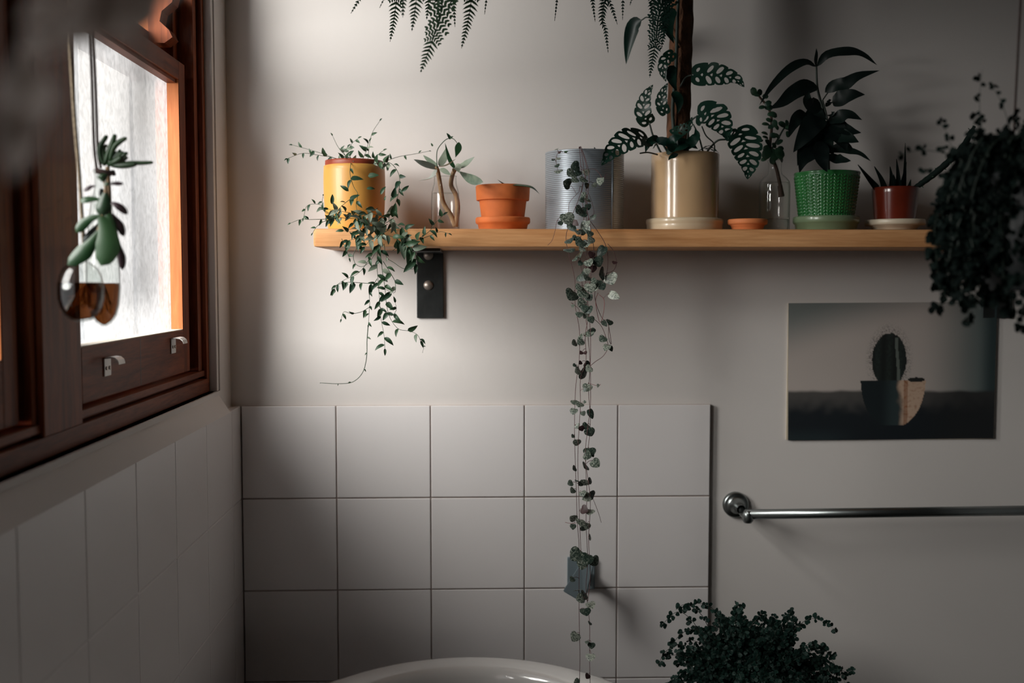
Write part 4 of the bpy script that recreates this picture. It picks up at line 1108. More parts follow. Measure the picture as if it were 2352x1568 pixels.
# ================================================================== ferns
def fern_frond(parent, rach, plen, m, step=0.006, mb=None, tip_only=0.0, dens=1.0, name='frond', lean=0.55, start=0.0, two=True, nrm=(0.05, -1, 0.3)):
    """a frond: midrib with rows of toothed pinnae either side, longest near its base"""
    own = mb is None
    if own: mb = MB()
    C = catmull(rach, 8); L = length(C)
    mb.tube(C, [0.0009 - 0.0006 * i / len(C) for i in range(len(C))], 4, mi=1)
    d = L * start + step
    nn0 = Vector(nrm).normalized()
    k = 0
    while d < L * 0.995:
        p, t = sample(C, d)
        u = d / L
        nn = (nn0 + Vector((R.uniform(-.15, .15), 0, R.uniform(-.15, .15)))).normalized()
        s = t.cross(nn).normalized()
        ln = plen * (1 - u) ** 0.75 * R.uniform(0.85, 1.1)
        st_ = max(0.0050, step * min(1.0, ln / 0.018))
        for sg_ in (1, -1):
            dr = (s * sg_ + t * lean + Vector((0, R.uniform(-.2, .2), -0.15))).normalized()
            if two and ln > 0.012:
                # pinna with its own small leaflets
                q = p.copy(); ns = max(4, int(ln / 0.0050)); side2 = dr.cross(nn).normalized()
                vs = []; fs = []
                for j in range(ns):
                    uu = j / ns; b0 = p + dr * ln * uu - Vector((0, 0, 0.10 * ln * uu * uu))
                    l2 = 0.30 * ln * (1 - uu) ** 0.7 + 0.0015; l2 = min(l2, 0.0070)
                    for s2 in (1, -1):
                        d2 = (side2 * s2 + dr * 0.55).normalized(); w2 = dr * (ln / ns * 0.36)
                        n0 = len(vs)
                        vs += [b0 - w2, b0 + w2, b0 + d2 * l2 * 0.7 + w2 * 0.9, b0 + d2 * l2, b0 + d2 * l2 * 0.7 - w2 * 0.9]
                        fs.append((n0, n0 + 1, n0 + 2, n0 + 3, n0 + 4) if s2 > 0 else (n0 + 4, n0 + 3, n0 + 2, n0 + 1, n0))
                mb.add(vs, fs)
            else:
                w2 = t * st_ * 0.27
                k3 = nn * (0.1 * ln)
                vs = [p - w2, p + w2, p + dr * ln * 0.6 + w2 * 0.8 + k3, p + dr * ln, p + dr * ln * 0.6 - w2 * 0.8 + k3]
                mb.add(vs, [(0, 1, 2, 3, 4) if sg_ > 0 else (4, 3, 2, 1, 0)])
        d += st_ * (1.25 - 0.45 * u) / dens; k += 1
    if own:
        return mb.build(name, [m, M['dark_stem']], parent, smooth=False)

def hanging_pot(px_, py_, Y, rpot, hpot, m, label, name, cat='hanging plant', ncord=3, turn=0.0):
    c = P(px_, py_, Y)
    r = root(name, c, label, cat)
    MB().lathe(c, [(0, -hpot), (rpot * 0.7, -hpot), (rpot * 0.75, -hpot + 0.002), (rpot, 0), (rpot - 0.003, 0.001), (rpot - 0.004, -0.003), (rpot * 0.7, -hpot + 0.006), (0, -hpot + 0.006)], 32).build('pot', m, r)
    soil(r, c, rpot - 0.005, c.z - 0.008)
    top = Vector((c.x, c.y, ZC - 0.012))
    q = MB()
    for k in range(ncord):
        a = 2 * PI * (k + 0.15 + turn) / ncord
        e = c + Vector((math.cos(a) * (rpot - 0.001), math.sin(a) * (rpot - 0.001), -0.002))
        q.tube([e, e.lerp(top, 0.5) * 1.0, top], 0.0010, 5)
    q.build('cord', M['twine_dark'], r)
    MB().tube([top + Vector((0, 0, 0.0125)), top, top + Vector((0.006, 0, -0.006)), top + Vector((0, 0, -0.011)), top + Vector((-0.005, 0, -0.006))], 0.0015, 6).build('hook', M['steel'], r)
    return r, c
def crown(par, c, m):
    zmin = 0.262               # metres above eye level per metre of distance: just over the top of the picture
    for k in range(130):
        a = 2 * PI * k / 130 * 13 + R.uniform(-.2, .2); l = R.uniform(0.10, 0.215)
        dr = Vector((math.cos(a), math.sin(a) * 0.85, 0))
        e = c + dr * l
        ez = max(c.z - R.uniform(0.02, 0.22), CZ + zmin * e.y + 0.03)
        e.z = ez
        h = R.uniform(0.03, 0.11)
        fern_frond(par, [c, c + dr * l * 0.45 + Vector((0, 0, h)), c + dr * l * 0.85 + Vector((0, 0, min(h * .4, .05))), e], 0.050, m, step=0.012, start=0.15)
# fern hanging above the left half of the shelf: only the frond tips come into the picture
Yf = 1.13
f1, c1 = hanging_pot(900, -560, Yf, 0.065, 0.09, M['terra'], 'hanging fern whose green frond tips droop in above the left half of the shelf', 'hanging_fern')
tips = [((806, 31), (850, -60), 0.030, 1.32), ((872, 18), (905, -70), 0.020, 1.30), ((896, 96), (912, -50), 0.045, 1.34), ((946, 71), (958, -70), 0.048, 1.25), ((966, 166), (1015, 10), 0.055, 1.24), ((1008, 60), (1000, -60), 0.040, 1.30),
        ((1045, 62), (1030, -60), 0.030, 1.36), ((1060, 111), (1085, -30), 0.040, 1.28), ((1113, 33), (1118, -80), 0.020, 1.33), ((980, 45), (985, -90), 0.045, 1.36), ((925, 40), (920, -90), 0.04, 1.22), ((1030, 30), (1045, -80), 0.04, 1.22)]
for (tx, ty), (mx_, my), pl, Y in tips:
    base = c1 + Vector((R.uniform(-.02, .02), R.uniform(-.02, .02), 0))
    tip = P(tx, ty, Y); mid = P(mx_, my, Y)
    out = P(mx_ + (mx_ - 1000) * 0.15, my - 190, Y)
    apex = base.lerp(out, 0.55) + Vector((0, 0, 0.07))
    fern_frond(f1, [base, apex, out, mid, mid.lerp(tip, 0.5) + Vector((0.002, 0, 0)), tip], pl * 1.3, M['fern'], step=0.0105, start=0.3)
crown(f1, c1, M['fern'])      # the rest of the plant, above the picture
# fern hanging near the pole
Yg = 1.36
f2, c2 = hanging_pot(1580, -500, Yg, 0.065, 0.09, M['terra'], 'hanging fern with dark fronds drooping in front of the coir pole', 'hanging_fern')
tips = [((1274, 48), (1286, -60), 0.014, 1.36), ((1367, 50), (1352, -70), 0.022, 1.37), ((1397, 121), (1385, 20), 0.024, 1.38), ((1418, 56), (1390, -30), 0.026, 1.36), ((1430, 46), (1432, -70), 0.018, 1.40), ((1383, 60), (1395, -60), 0.030, 1.40), ((1447, 12), (1470, -80), 0.028, 1.38),
        ((1492, 178), (1520, 10), 0.046, 1.42), ((1520, 110), (1535, -40), 0.045, 1.43), ((1500, 70), (1500, -70), 0.040, 1.38)]
for (tx, ty), (mx_, my), pl, Y in tips:
    base = c2 + Vector((R.uniform(-.02, .02), R.uniform(-.02, .02), 0))
    tip = P(tx, ty, Y); mid = P(mx_, my, Y); out = P(mx_ + (mx_ - 1440) * 0.1 + 60, my - 200, Y)
    apex = base.lerp(out, 0.55) + Vector((0, 0, 0.07))
    fern_frond(f2, [base, apex, out, mid, mid.lerp(tip, 0.5), tip], pl * 1.3, M['fern_dark'], step=0.0085, start=0.3)
crown(f2, c2, M['fern_dark'])

# --- leaflet sprays for the maidenhair plants (many tiny leaves joined in each frond)
def spray(parent, pts, leaf, m, n=60, spread=0.012, name='frond', branches=5, blen=0.03, droop=0.6, stem_r=0.0006):
    mb = MB()
    C = catmull(pts, 7); L = length(C)
    mb.tube(C, [stem_r * (1.2 - 0.8 * i / len(C)) for i in range(len(C))], 4, mi=1)
    def leaflet(p, d, s):
        d = d.normalized()
        nn = Vector((R.uniform(-.7, .7), -1, R.uniform(-.5, 1))).normalized()
        sd = d.cross(nn)
        if sd.length < .01: sd = d.orthogonal()
        sd.normalize()
        k = sd.cross(d)
        vs = [p, p + sd * s * .38 + d * s * .28, p + sd * s * .52 + d * s * .72 + k * s * .1, p + sd * s * .2 + d * s * 1.0, p - sd * s * .2 + d * s * .97, p - sd * s * .52 + d * s * .7 + k * s * .1, p - sd * s * .38 + d * s * .28]
        mb.add(vs, [(0, 1, 2, 3, 4, 5, 6)])
    for b in range(branches):
        u = (b + 0.6) / branches
        p, t = sample(C, L * u)
        v = Vector((R.uniform(-1, 1), R.uniform(-.8, .8), R.uniform(-.3, .5)))
        v = (v - t * v.dot(t) * .7).normalized()
        bl = blen * (1 - 0.6 * u) * R.uniform(.7, 1.2)
        e = p + (v + t * .7).normalized() * bl - Vector((0, 0, droop * bl * .4))
        Cb = catmull([p, p.lerp(e, .5) + Vector((0, 0, bl * .1)), e], 4)
        mb.tube(Cb, stem_r * .5, 3, cap=False, mi=1)
        nb = max(3, int(n / branches))
        for j in range(nb):
            q, tq = sample(Cb, bl * (j + .5) / nb)
            sg_ = 1 if j % 2 else -1
            v2 = tq.cross(Vector((0, -1, .2))).normalized() * sg_ + tq * .5 + Vector((0, R.uniform(-.3, .3), -droop * .5))
            leaflet(q, v2, leaf * R.uniform(.7, 1.2))
    for j in range(int(n / 3)):
        q, tq = sample(C, L * (0.15 + 0.85 * j / (n / 3)))
        v2 = tq.cross(Vector((0, -1, .2))).normalized() * (1 if j % 2 else -1) + tq * .4 + Vector((0, R.uniform(-.3, .3), -droop * .4))
        leaflet(q, v2, leaf * R.uniform(.7, 1.2))
    return mb.build(name, [m, M['dark_stem']], parent, smooth=False)

# --- dark hanging plant at the right edge, nearer than the shelf
Yd = 0.87
d0, cd = hanging_pot(2410, 405, Yd, 0.064, 0.095, M['black_pot'], 'dark hanging plant in a black pot at the right edge, spilling below the shelf', 'hanging_maidenhair', ncord=2, turn=0.35)
def D(x, y, Y=Yd): return P(x, y, Y)
for k in range(130):            # fronds that spill over the rim and hang
    a = R.uniform(-PI, PI)
    dr = Vector((math.cos(a), math.sin(a), 0))
    l = R.uniform(0.060, 0.085); dep = R.uniform(0.02, 0.125)
    b = cd + dr * 0.028
    e = cd + dr * l + Vector((0, 0, -dep))
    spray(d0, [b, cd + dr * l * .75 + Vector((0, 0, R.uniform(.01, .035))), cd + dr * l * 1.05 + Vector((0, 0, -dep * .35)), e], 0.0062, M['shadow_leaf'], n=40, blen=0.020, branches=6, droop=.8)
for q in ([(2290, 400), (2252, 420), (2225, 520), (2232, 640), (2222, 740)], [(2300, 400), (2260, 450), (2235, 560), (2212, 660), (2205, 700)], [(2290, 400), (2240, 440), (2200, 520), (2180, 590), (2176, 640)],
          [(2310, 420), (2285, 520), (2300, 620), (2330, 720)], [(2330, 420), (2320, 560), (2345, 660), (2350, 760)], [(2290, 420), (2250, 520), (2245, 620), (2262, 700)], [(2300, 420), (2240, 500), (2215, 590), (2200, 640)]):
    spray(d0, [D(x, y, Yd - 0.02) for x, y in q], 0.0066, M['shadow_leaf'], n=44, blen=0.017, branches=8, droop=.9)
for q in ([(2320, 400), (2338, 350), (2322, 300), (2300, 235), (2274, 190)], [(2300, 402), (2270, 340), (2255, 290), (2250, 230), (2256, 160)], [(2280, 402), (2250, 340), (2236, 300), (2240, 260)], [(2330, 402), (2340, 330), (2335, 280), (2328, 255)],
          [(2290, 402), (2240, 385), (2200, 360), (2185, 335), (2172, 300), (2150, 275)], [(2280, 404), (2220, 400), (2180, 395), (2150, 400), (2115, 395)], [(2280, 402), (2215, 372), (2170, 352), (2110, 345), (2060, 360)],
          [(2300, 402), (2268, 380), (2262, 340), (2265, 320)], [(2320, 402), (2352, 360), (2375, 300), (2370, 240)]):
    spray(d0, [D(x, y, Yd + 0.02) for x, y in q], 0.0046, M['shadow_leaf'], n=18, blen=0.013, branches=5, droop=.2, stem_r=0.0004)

# --- bushy fern by the bath, on a stool
Yq = 1.50
top = P(1735, 1500, Yq)
cb = Vector((top.x, Yq, top.z - 0.075))
sz = cb.z - 0.10
stl = root('stool', (cb.x, cb.y, 0), 'dark wooden stool beside the bathtub under the bushy fern', 'stool')
MB().lathe(Vector((cb.x, cb.y, sz - 0.022)), [(0, 0), (0.13, 0), (0.135, 0.004), (0.135, 0.018), (0.13, 0.022), (0, 0.022)], 40).build('seat', M['stool'], stl)
for k in range(4):
    a = PI / 4 + k * PI / 2
    MB().tube([Vector((cb.x + .08 * math.cos(a), cb.y + .08 * math.sin(a), sz - .021)), Vector((cb.x + .115 * math.cos(a), cb.y + .115 * math.sin(a), 0.0))], [0.012, 0.010], 10).build('leg', M['stool'], stl)
bf = root('bushy_fern', (cb.x, cb.y, sz), 'dense dark bushy fern rising beside the bathtub below the towel rail', 'potted plant')
MB().lathe(Vector((cb.x, cb.y, sz)), pot_profile(0.05, 0.065, 0.10), 40).build('pot', M['black_pot'], bf)
soil(bf, cb, 0.060, cb.z - 0.008)
for k in range(190):
    a = R.uniform(-PI, PI); el = R.uniform(-0.1, 1.35)
    dr = Vector((math.cos(a) * math.cos(el), math.sin(a) * math.cos(el) * .75, math.sin(el)))
    l = R.uniform(0.088, 0.126) * (1 if el > 0.5 else 1.12)
    e = cb + Vector((dr.x * l * 1.08, dr.y * l, dr.z * l * 1.05 + 0.012 - 0.02 * (1 - math.sin(el))))
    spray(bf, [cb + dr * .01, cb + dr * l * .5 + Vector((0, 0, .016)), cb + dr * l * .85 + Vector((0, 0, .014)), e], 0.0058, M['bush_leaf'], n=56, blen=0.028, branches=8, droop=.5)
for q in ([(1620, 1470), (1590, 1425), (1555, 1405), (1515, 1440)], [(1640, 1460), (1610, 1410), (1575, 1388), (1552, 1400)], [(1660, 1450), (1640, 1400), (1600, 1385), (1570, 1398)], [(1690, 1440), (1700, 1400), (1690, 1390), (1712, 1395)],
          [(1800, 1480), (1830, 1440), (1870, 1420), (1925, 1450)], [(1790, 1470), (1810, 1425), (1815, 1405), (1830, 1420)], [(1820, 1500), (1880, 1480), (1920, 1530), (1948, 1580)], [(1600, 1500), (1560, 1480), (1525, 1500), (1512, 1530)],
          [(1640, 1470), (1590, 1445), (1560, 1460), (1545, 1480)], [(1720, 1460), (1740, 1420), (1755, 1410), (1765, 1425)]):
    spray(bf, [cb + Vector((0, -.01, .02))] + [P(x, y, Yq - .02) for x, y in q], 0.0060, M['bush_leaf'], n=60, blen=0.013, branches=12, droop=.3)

# ================================================================== things on the back wall
# --- unframed photo print of a cactus
def hexl(r, g, b):
    f = lambda c: ((c / 255 + 0.055) / 1.055) ** 2.4 if c > 10 else c / 255 / 12.92
    return Vector((f(r), f(g), f(b)))
def sstep(a, b, x):
    t = max(0, min(1, (x - a) / (b - a))); return t * t * (3 - 2 * t)
def ell(x, y, cx, cy, rx, ry): return math.sqrt(((x - cx) / rx) ** 2 + ((y - cy) / ry) ** 2)
def print_colour(x, y):
    """x 0..1920, y 0..1300, the printed picture, top left origin"""
    n1 = noise.noise(Vector((x / 90, y / 90, 0))); n2 = noise.noise(Vector((x / 25, y / 25, 3)))
    bgc = hexl(120, 126, 124).lerp(hexl(186, 176, 170), sstep(0, 520, y + 0.35 * (x - 200)))
    bgc = bgc.lerp(hexl(84, 98, 98), sstep(1150, 1850, x) * 0.95)
    bgc = bgc.lerp(hexl(44, 58, 60), sstep(1740, 1900, x))
    tb = hexl(78, 76, 74).lerp(hexl(18, 26, 32), sstep(860, 1080, y + 60 * n1))
    tb = tb.lerp(hexl(26, 28, 30), sstep(1100, 1700, x) * .8)
    tb = tb.lerp(hexl(30, 42, 46), sstep(1150, 1300, y) * (1 - sstep(300, 700, x)))
    c = bgc.lerp(tb, sstep(825, 865, y + 8 * n1 + (12 if x < 700 else 0)))
    # cactus spines
    a = math.atan2(y - 560, x - 930)
    e = ell(x, y, 935, 545, 160, 255)
    if 1.0 <= e < 1.6 and y < 740:
        sp_ = abs(math.sin(a * 37 + 5 * n2 + e * 3 * n1)) ** 7
        c = c.lerp(hexl(40, 40, 38), sp_ * 0.75 * (1 - sstep(1.0, 1.5, e)))
    if e < 1.0 + 0.03 * n2 and y < 770:
        rib = 0.5 + 0.5 * math.cos((x - 935) / 165 * 9.5 + (y - 545) / 900)
        cc_ = hexl(20, 25, 24).lerp(hexl(44, 54, 50), rib * (0.5 + 0.5 * n2))
        if abs(x - (1000 + 22 * sstep(350, 700, y))) < 14 and y > 330: cc_ = hexl(96, 104, 98)
        c = cc_
    # pot
    t = (y - 735) / 430
    if 0 <= t <= 1:
        hw = 305 * math.sqrt(max(0, 1 - 0.86 * max(0, t) ** 2.6)) * (1 - 0.10 * t)
        hw = max(hw, 0)
        if abs(x - 975) < hw:
            cc_ = hexl(20, 30, 34).lerp(hexl(48, 62, 64), sstep(850, 1000, x) * .8)
            edge = 1030 + 45 * n1 + 35 * t
            lit = hexl(196, 168, 146).lerp(hexl(160, 118, 92), max(0, n2) + (0.8 if abs(x - 1095) < 18 else 0))
            cc_ = cc_.lerp(lit, sstep(edge - 40, edge + 40, x))
            c = cc_
    if ell(x, y, 1190, 733, 80, 22) < 1: c = hexl(30, 32, 30)
    return c
ppx = [(1811, 696), (2292, 686), (2282, 1003), (1810, 1011)]
pa, pb_, pc_, pd_ = [P(x, y, YB - 0.0035) for x, y in ppx]
pb_ = Vector((P(2289, 690, YB - .0035).x, pa.y, pa.z + 0.002)); pc_ = Vector((pb_.x, pa.y, pd_.z + 0.002))
pr_o = root('cactus_print', ((pa.x + pb_.x) / 2, YB, pd_.z), 'unframed photo print of a small cactus in a pot, pinned to the wall', 'photo print')
NX, NY = 260, 170
vs = []; cols = []
for j in range(NY + 1):
    for i in range(NX + 1):
        u, v = i / NX, j / NY
        p = (pa * (1 - u) + pb_ * u) * (1 - v) + (pd_ * (1 - u) + pc_ * u) * v
        curl = 0.0022 * (u ** 6) + 0.0006 * math.sin(u * 5)
        vs.append(tuple(p - wpos(pr_o) - Vector((0, curl, 0)))); cols.append(print_colour(u * 1920, v * 1300))
fs = [(j * (NX + 1) + i, (j + 1) * (NX + 1) + i, (j + 1) * (NX + 1) + i + 1, j * (NX + 1) + i + 1) for j in range(NY) for i in range(NX)]
me = bpy.data.meshes.new('printed_face'); me.from_pydata(vs, [], fs)
ca = me.color_attributes.new('print', 'FLOAT_COLOR', 'POINT')
flat = []
for q in cols: flat += [q.x, q.y, q.z, 1]
ca.data.foreach_set('color', flat)
mp_, nt, b_ = nodes('printed_photo_paper')
at = N(nt, 'ShaderNodeAttribute'); at.attribute_name = 'print'
nt.links.new(at.outputs['Color'], b_.inputs['Base Color']); b_.inputs['Roughness'].default_value = 0.6
me.materials.append(mp_); me.update()
link(bpy.data.objects.new('printed_face', me), pr_o)
MB().box((pa.x, YB - 0.0032, pd_.z + 0.001), (pb_.x, YB - 0.0003, pa.z)).build('backing_sheet', M['cream'], pr_o, smooth=False)

# --- towel rail
Yr = 1.60
tr = root('towel_rail', P(1690, 1160, YB), 'chrome towel rail with round wall plate below the cactus print', 'towel rail')
def disc(parent, cx, cz, name='wall_flange'):
    m = MB(); rr = 0.0212; vs = []; fs = []
    prf = [(rr, 0), (rr, -0.004), (rr * .93, -0.007), (rr * .82, -0.0078), (rr * .66, -0.0082), (rr * .56, -0.012), (rr * .40, -0.017), (rr * .33, -0.024), (rr * .33, -0.040)]
    for (r_, dy) in prf:
        for k in range(36):
            a = 2 * PI * k / 36; vs.append((cx + r_ * math.cos(a), YB - 0.0004 + dy, cz + r_ * math.sin(a)))
    for i in range(len(prf) - 1):
        for k in range(36):
            k2 = (k + 1) % 36; fs.append((i * 36 + k, i * 36 + k2, (i + 1) * 36 + k2, (i + 1) * 36 + k))
    m.add(vs, fs); return m.build(name, M['chrome'], parent)
fl = P(1690, 1159, YB - 0.004)
disc(tr, fl.x, fl.z)
endp = P(1718, 1187, 1.605)
MB().tube(catmull([Vector((fl.x, YB - 0.030, fl.z)), Vector((fl.x + .003, YB - 0.045, fl.z - .006)), endp], 5), [0.0062] * 11, 14).build('bracket_post', M['chrome'], tr)
bar0 = P(1712, 1181, 1.605); bar1 = P(2500, 1163, 1.605)
bar1.z = bar0.z + 0.004
MB().tube([bar0, bar1], 0.0078, 24).build('rail', M['chrome'], tr)
MB().lathe(Vector((endp.x, endp.y, endp.z)), [(0, -.010), (.006, -.009), (.0085, -.005), (.0088, .004), (.006, .010), (0, .011)], 20).build('end_cap', M['chrome'], tr)
disc(tr, bar1.x, bar1.z + .012)
MB().tube([Vector((bar1.x, YB - .030, bar1.z + .012)), bar1], 0.0062, 12).build('bracket_post', M['chrome'], tr)

# --- small metal tap with a slanted flat lever on the tiles
tp = root('wall_tap', P(1335, 1322, TY), 'small blue-grey wall tap with slanted flat lever, on the tiles behind the hanging strings', 'tap')
a = P(1303, 1279, TY - .004); b_ = P(1366, 1352, TY - .004)
MB().box((a.x, TY - 0.006, b_.z), (b_.x, TY - 0.0003, a.z), 0.0015).build('wall_plate', M['steel'], tp, smooth=False)
MB().tube([Vector(((a.x + b_.x) / 2 + .004, TY - .005, (a.z + b_.z) / 2)), Vector(((a.x + b_.x) / 2 + .004, TY - .040, (a.z + b_.z) / 2))], 0.009, 24).build('tap_body', M['steel'], tp)
yl0, yl1 = TY - .046, TY - .058
q4 = [P(1334, 1292, yl0), P(1367, 1287, yl0), P(1342, 1386, yl1), P(1293, 1357, yl1)]
n_ = (q4[1] - q4[0]).cross(q4[3] - q4[0]).normalized() * 0.006
if n_.y < 0: n_ = -n_
bm = bmesh.new()
vv = [bm.verts.new(p) for p in q4] + [bm.verts.new(p + n_) for p in q4]
for f in ((0, 1, 2, 3), (7, 6, 5, 4), (0, 4, 5, 1), (1, 5, 6, 2), (2, 6, 7, 3), (3, 7, 4, 0)): bm.faces.new([vv[i] for i in f])
bmesh.ops.bevel(bm, geom=list(bm.edges), offset=0.0012, segments=2, affect='EDGES'); bm.verts.index_update()
MB().add([v.co.copy() for v in bm.verts], [tuple(v.index for v in f.verts) for f in bm.faces]).build('lever', M['steel'], tp, smooth=False); bm.free()

# --- bathtub
ap = P(1078, 1501, 1.600)
ZBt = ap.z
bx = P(1078, 1501, 1.60).x
def bath():
    a_, b_ = 0.31, 0.40       # half width and length of the rounded end
    yc_ = 1.600 - b_
    ylen = 0.62                # straight part
    K = 40
    def ring(off, z):
        pts = []
        for k in range(K + 1):
            t = PI * k / K
            pts.append((bx + (a_ + off) * math.cos(t), yc_ + (b_ + off) * math.sin(t), z))
        for k in range(K + 1):
            t = PI + PI * k / K
            pts.append((bx + (a_ + off) * math.cos(t), yc_ - ylen + (0.30 + off) * math.sin(t), z))
        return pts
    prof = [(-0.13, 0.10 - ZBt), (-0.06, 0.12 - ZBt), (-0.035, -0.30), (-0.022, -0.10), (-0.016, -0.035), (-0.006, -0.030), (0.0, -0.020), (0.000, -0.010), (-0.007, -0.002), (-0.016, 0.0), (-0.028, -0.002), (-0.040, -0.007), (-0.050, -0.018), (-0.056, -0.06), (-0.075, -0.25), (-0.11, -0.36), (-0.19, -0.40), (-0.30, -0.405)]
    vs = []; fs = []
    n = 2 * (K + 1)
    for (o, z) in prof:
        vs += ring(o, ZBt + z)
    for i in range(len(prof) - 1):
        for k in range(n):
            k2 = (k + 1) % n
            fs.append((i * n + k, (i + 1) * n + k, (i + 1) * n + k2, i * n + k2))
    fs.append(tuple((len(prof) - 1) * n + k for k in reversed(range(n))))
    fs.append(tuple(range(n)))
    return MB().add(vs, fs)
bt = root('bathtub', (bx, 1.0, 0), 'white enamel bathtub with a rounded rim below the tiles', 'bathtub')
bath().build('tub', M['enamel'], bt)
for (dx, yy) in ((-.17, 1.38), (.17, 1.38), (-.17, 0.45), (.17, 0.45)):
    MB().lathe(Vector((bx + dx, yy, 0)), [(0, 0), (.028, 0), (.03, .01), (.018, .05), (.03, .115), (0, .118)], 16).build('foot', M['chrome'], bt)

# ================================================================== bottles hanging by the window
def U(x, y): return 120 + x / 6.272, 290 + y / 6.272      # crop coordinates to photograph pixels
YA, YBt = 0.955, 1.01
# B: tall teardrop bottle with dark string
cB = P(236, 570, YBt); sB = PXs(YBt)
hb_ = root('hanging_teardrop_bottle', P(236, 748, YBt), 'teardrop glass bottle hung on dark string by the window, with a finger-leaved cutting on top', 'hanging bottle')
def lathe_px(parent, px, Y, rows, m, name, seg=36):
    """rows: (pixel height, half width in pixels), top to bottom"""
    c0 = P(px, 600, Y)
    prf = [(hw * PXs(Y), P(px, py, Y).z - c0.z) for (py, hw) in rows]
    return MB().lathe(Vector((c0.x, Y, c0.z)), prf, seg).build(name, m, parent)
rowsB = [(390, 15), (393, 16.5), (397, 15), (402, 12.5), (420, 13), (436, 15), (452, 19), (475, 24), (510, 29), (560, 33), (610, 36), (660, 37), (700, 34), (725, 27), (740, 17), (748, 6), (749, 0)]
lathe_px(hb_, 236, YBt, rowsB, M['flask'], 'glass')
lathe_px(hb_, 236, YBt, [(651, 0), (650, 34), (662, 34.5), (700, 31.5), (722, 25), (737, 15), (745, 4), (746, 0)], M['brown_water'], 'water')
# A: round flask with jute twine
ha = root('hanging_round_flask', P(182, 738, YA), 'round glass flask of brown water hung on jute twine, with a broad-leaved succulent cutting', 'hanging bottle')
rowsA = [(579, 14), (582, 15), (586, 13), (596, 13), (601, 17), (607, 27), (617, 38), (632, 45), (655, 50), (685, 50), (706, 45), (724, 35), (735, 22), (738, 10), (738, 0)]
lathe_px(ha, 184, YA, rowsA, M['flask'], 'glass')
lathe_px(ha, 184, YA, [(649, 0), (648.5, 46), (665, 47), (686, 46.5), (705, 41.5), (721, 32), (731, 20), (734, 0)], M['brown_water'], 'water')
ra = MB()
for k in range(26):
    p0 = P(196, 652, YA); p1 = P(R.uniform(150, 222), R.uniform(680, 722), YA + R.uniform(-.008, .008))
    mid = p0.lerp(p1, .5) + Vector((R.uniform(-.004, .004), R.uniform(-.004, .004), -.004))
    ra.tube(catmull([p0, mid, p1], 5), 0.00035, 4, cap=False)
ra.build('roots', M['root'], ha)
rb2 = MB()
for k in range(14):
    p0 = P(240, 654, YBt); p1 = P(R.uniform(214, 258), R.uniform(680, 730), YBt + R.uniform(-.008, .008))
    rb2.tube(catmull([p0, p0.lerp(p1, .5) + Vector((R.uniform(-.003, .003), 0, 0)), p1], 5), 0.00035, 4, cap=False)
rb2.build('roots', M['root'], hb_)
# strings up to a hook in the window head
hookp = Vector((-0.392, 0.985, Zc(0.72)))
def string(parent, pts, r_, m, name='string'):
    C = catmull(pts, 8)
    return MB().tube(C, r_, 7).build(name, m, parent)
topB = P(199, 0, YBt); 
string(hb_, [P(222, 388, YBt), P(216, 330, YBt), P(212, 200, YBt), P(207, 70, YBt), P(203, -60, YBt), hookp], 0.0013, M['twine_dark'])
string(hb_, [P(232, 386, YBt), P(225, 340, YBt), P(220, 200, YBt), P(214, 70, YBt), P(209, -60, YBt), hookp + Vector((0, 0.002, 0))], 0.0013, M['twine_dark'])
rg = MB()
for zz_, rr_ in ((393, 15.5), (398, 15)):
    c0 = P(238, zz_, YBt)
    rg.tube([c0 + Vector((rr_ * sB * math.cos(t), rr_ * sB * math.sin(t), -.001 * math.cos(t))) for t in [2 * PI * i / 24 for i in range(25)]], 0.0014, 7)
rg.tube([P(222, 388, YBt - .014), P(228, 392, YBt - .016), P(236, 394, YBt - .017), P(250, 396, YBt - .014), P(260, 394, YBt - .006), P(262, 402, YBt - .004)], 0.0018, 7)
rg.build('string_knot', M['twine_dark'], hb_)
hookq = Vector((-0.392, 0.930, Zc(0.72)))
string(ha, [P(198, 588, YA + .012), P(193, 560, YA + .012), P(190, 520, YA), P(182, 400, YA), P(172, 280, YA), P(164, 160, YA), P(158, 60, YA), P(152, -60, YA), hookq], 0.0017, M['twine'])
rg = MB()
c0 = P(184, 590, YA)
rg.tube([c0 + Vector((14 * PXs(YA) * math.cos(t), 14 * PXs(YA) * math.sin(t), 0)) for t in [2 * PI * i / 24 for i in range(25)]], 0.0014, 7)
rg.build('string_knot', M['twine'], ha)
for nm, hp, lb in (('wall_hook', hookp, 'small steel hook above the window, holding the dark string'), ('wall_hook', hookq, 'small steel hook above the window, holding the jute twine')):
    o = MB().tube([hp + Vector((-.006, 0, .010)), hp + Vector((.002, 0, .010)), hp + Vector((.007, 0, .004)), hp + Vector((.002, 0, -.003)), hp + Vector((-.001, 0, .001))], 0.0015, 8).build(nm, M['steel'])
    tag(o, lb, 'hook')
JD, JPp = M['jade'], M['jade_purple']
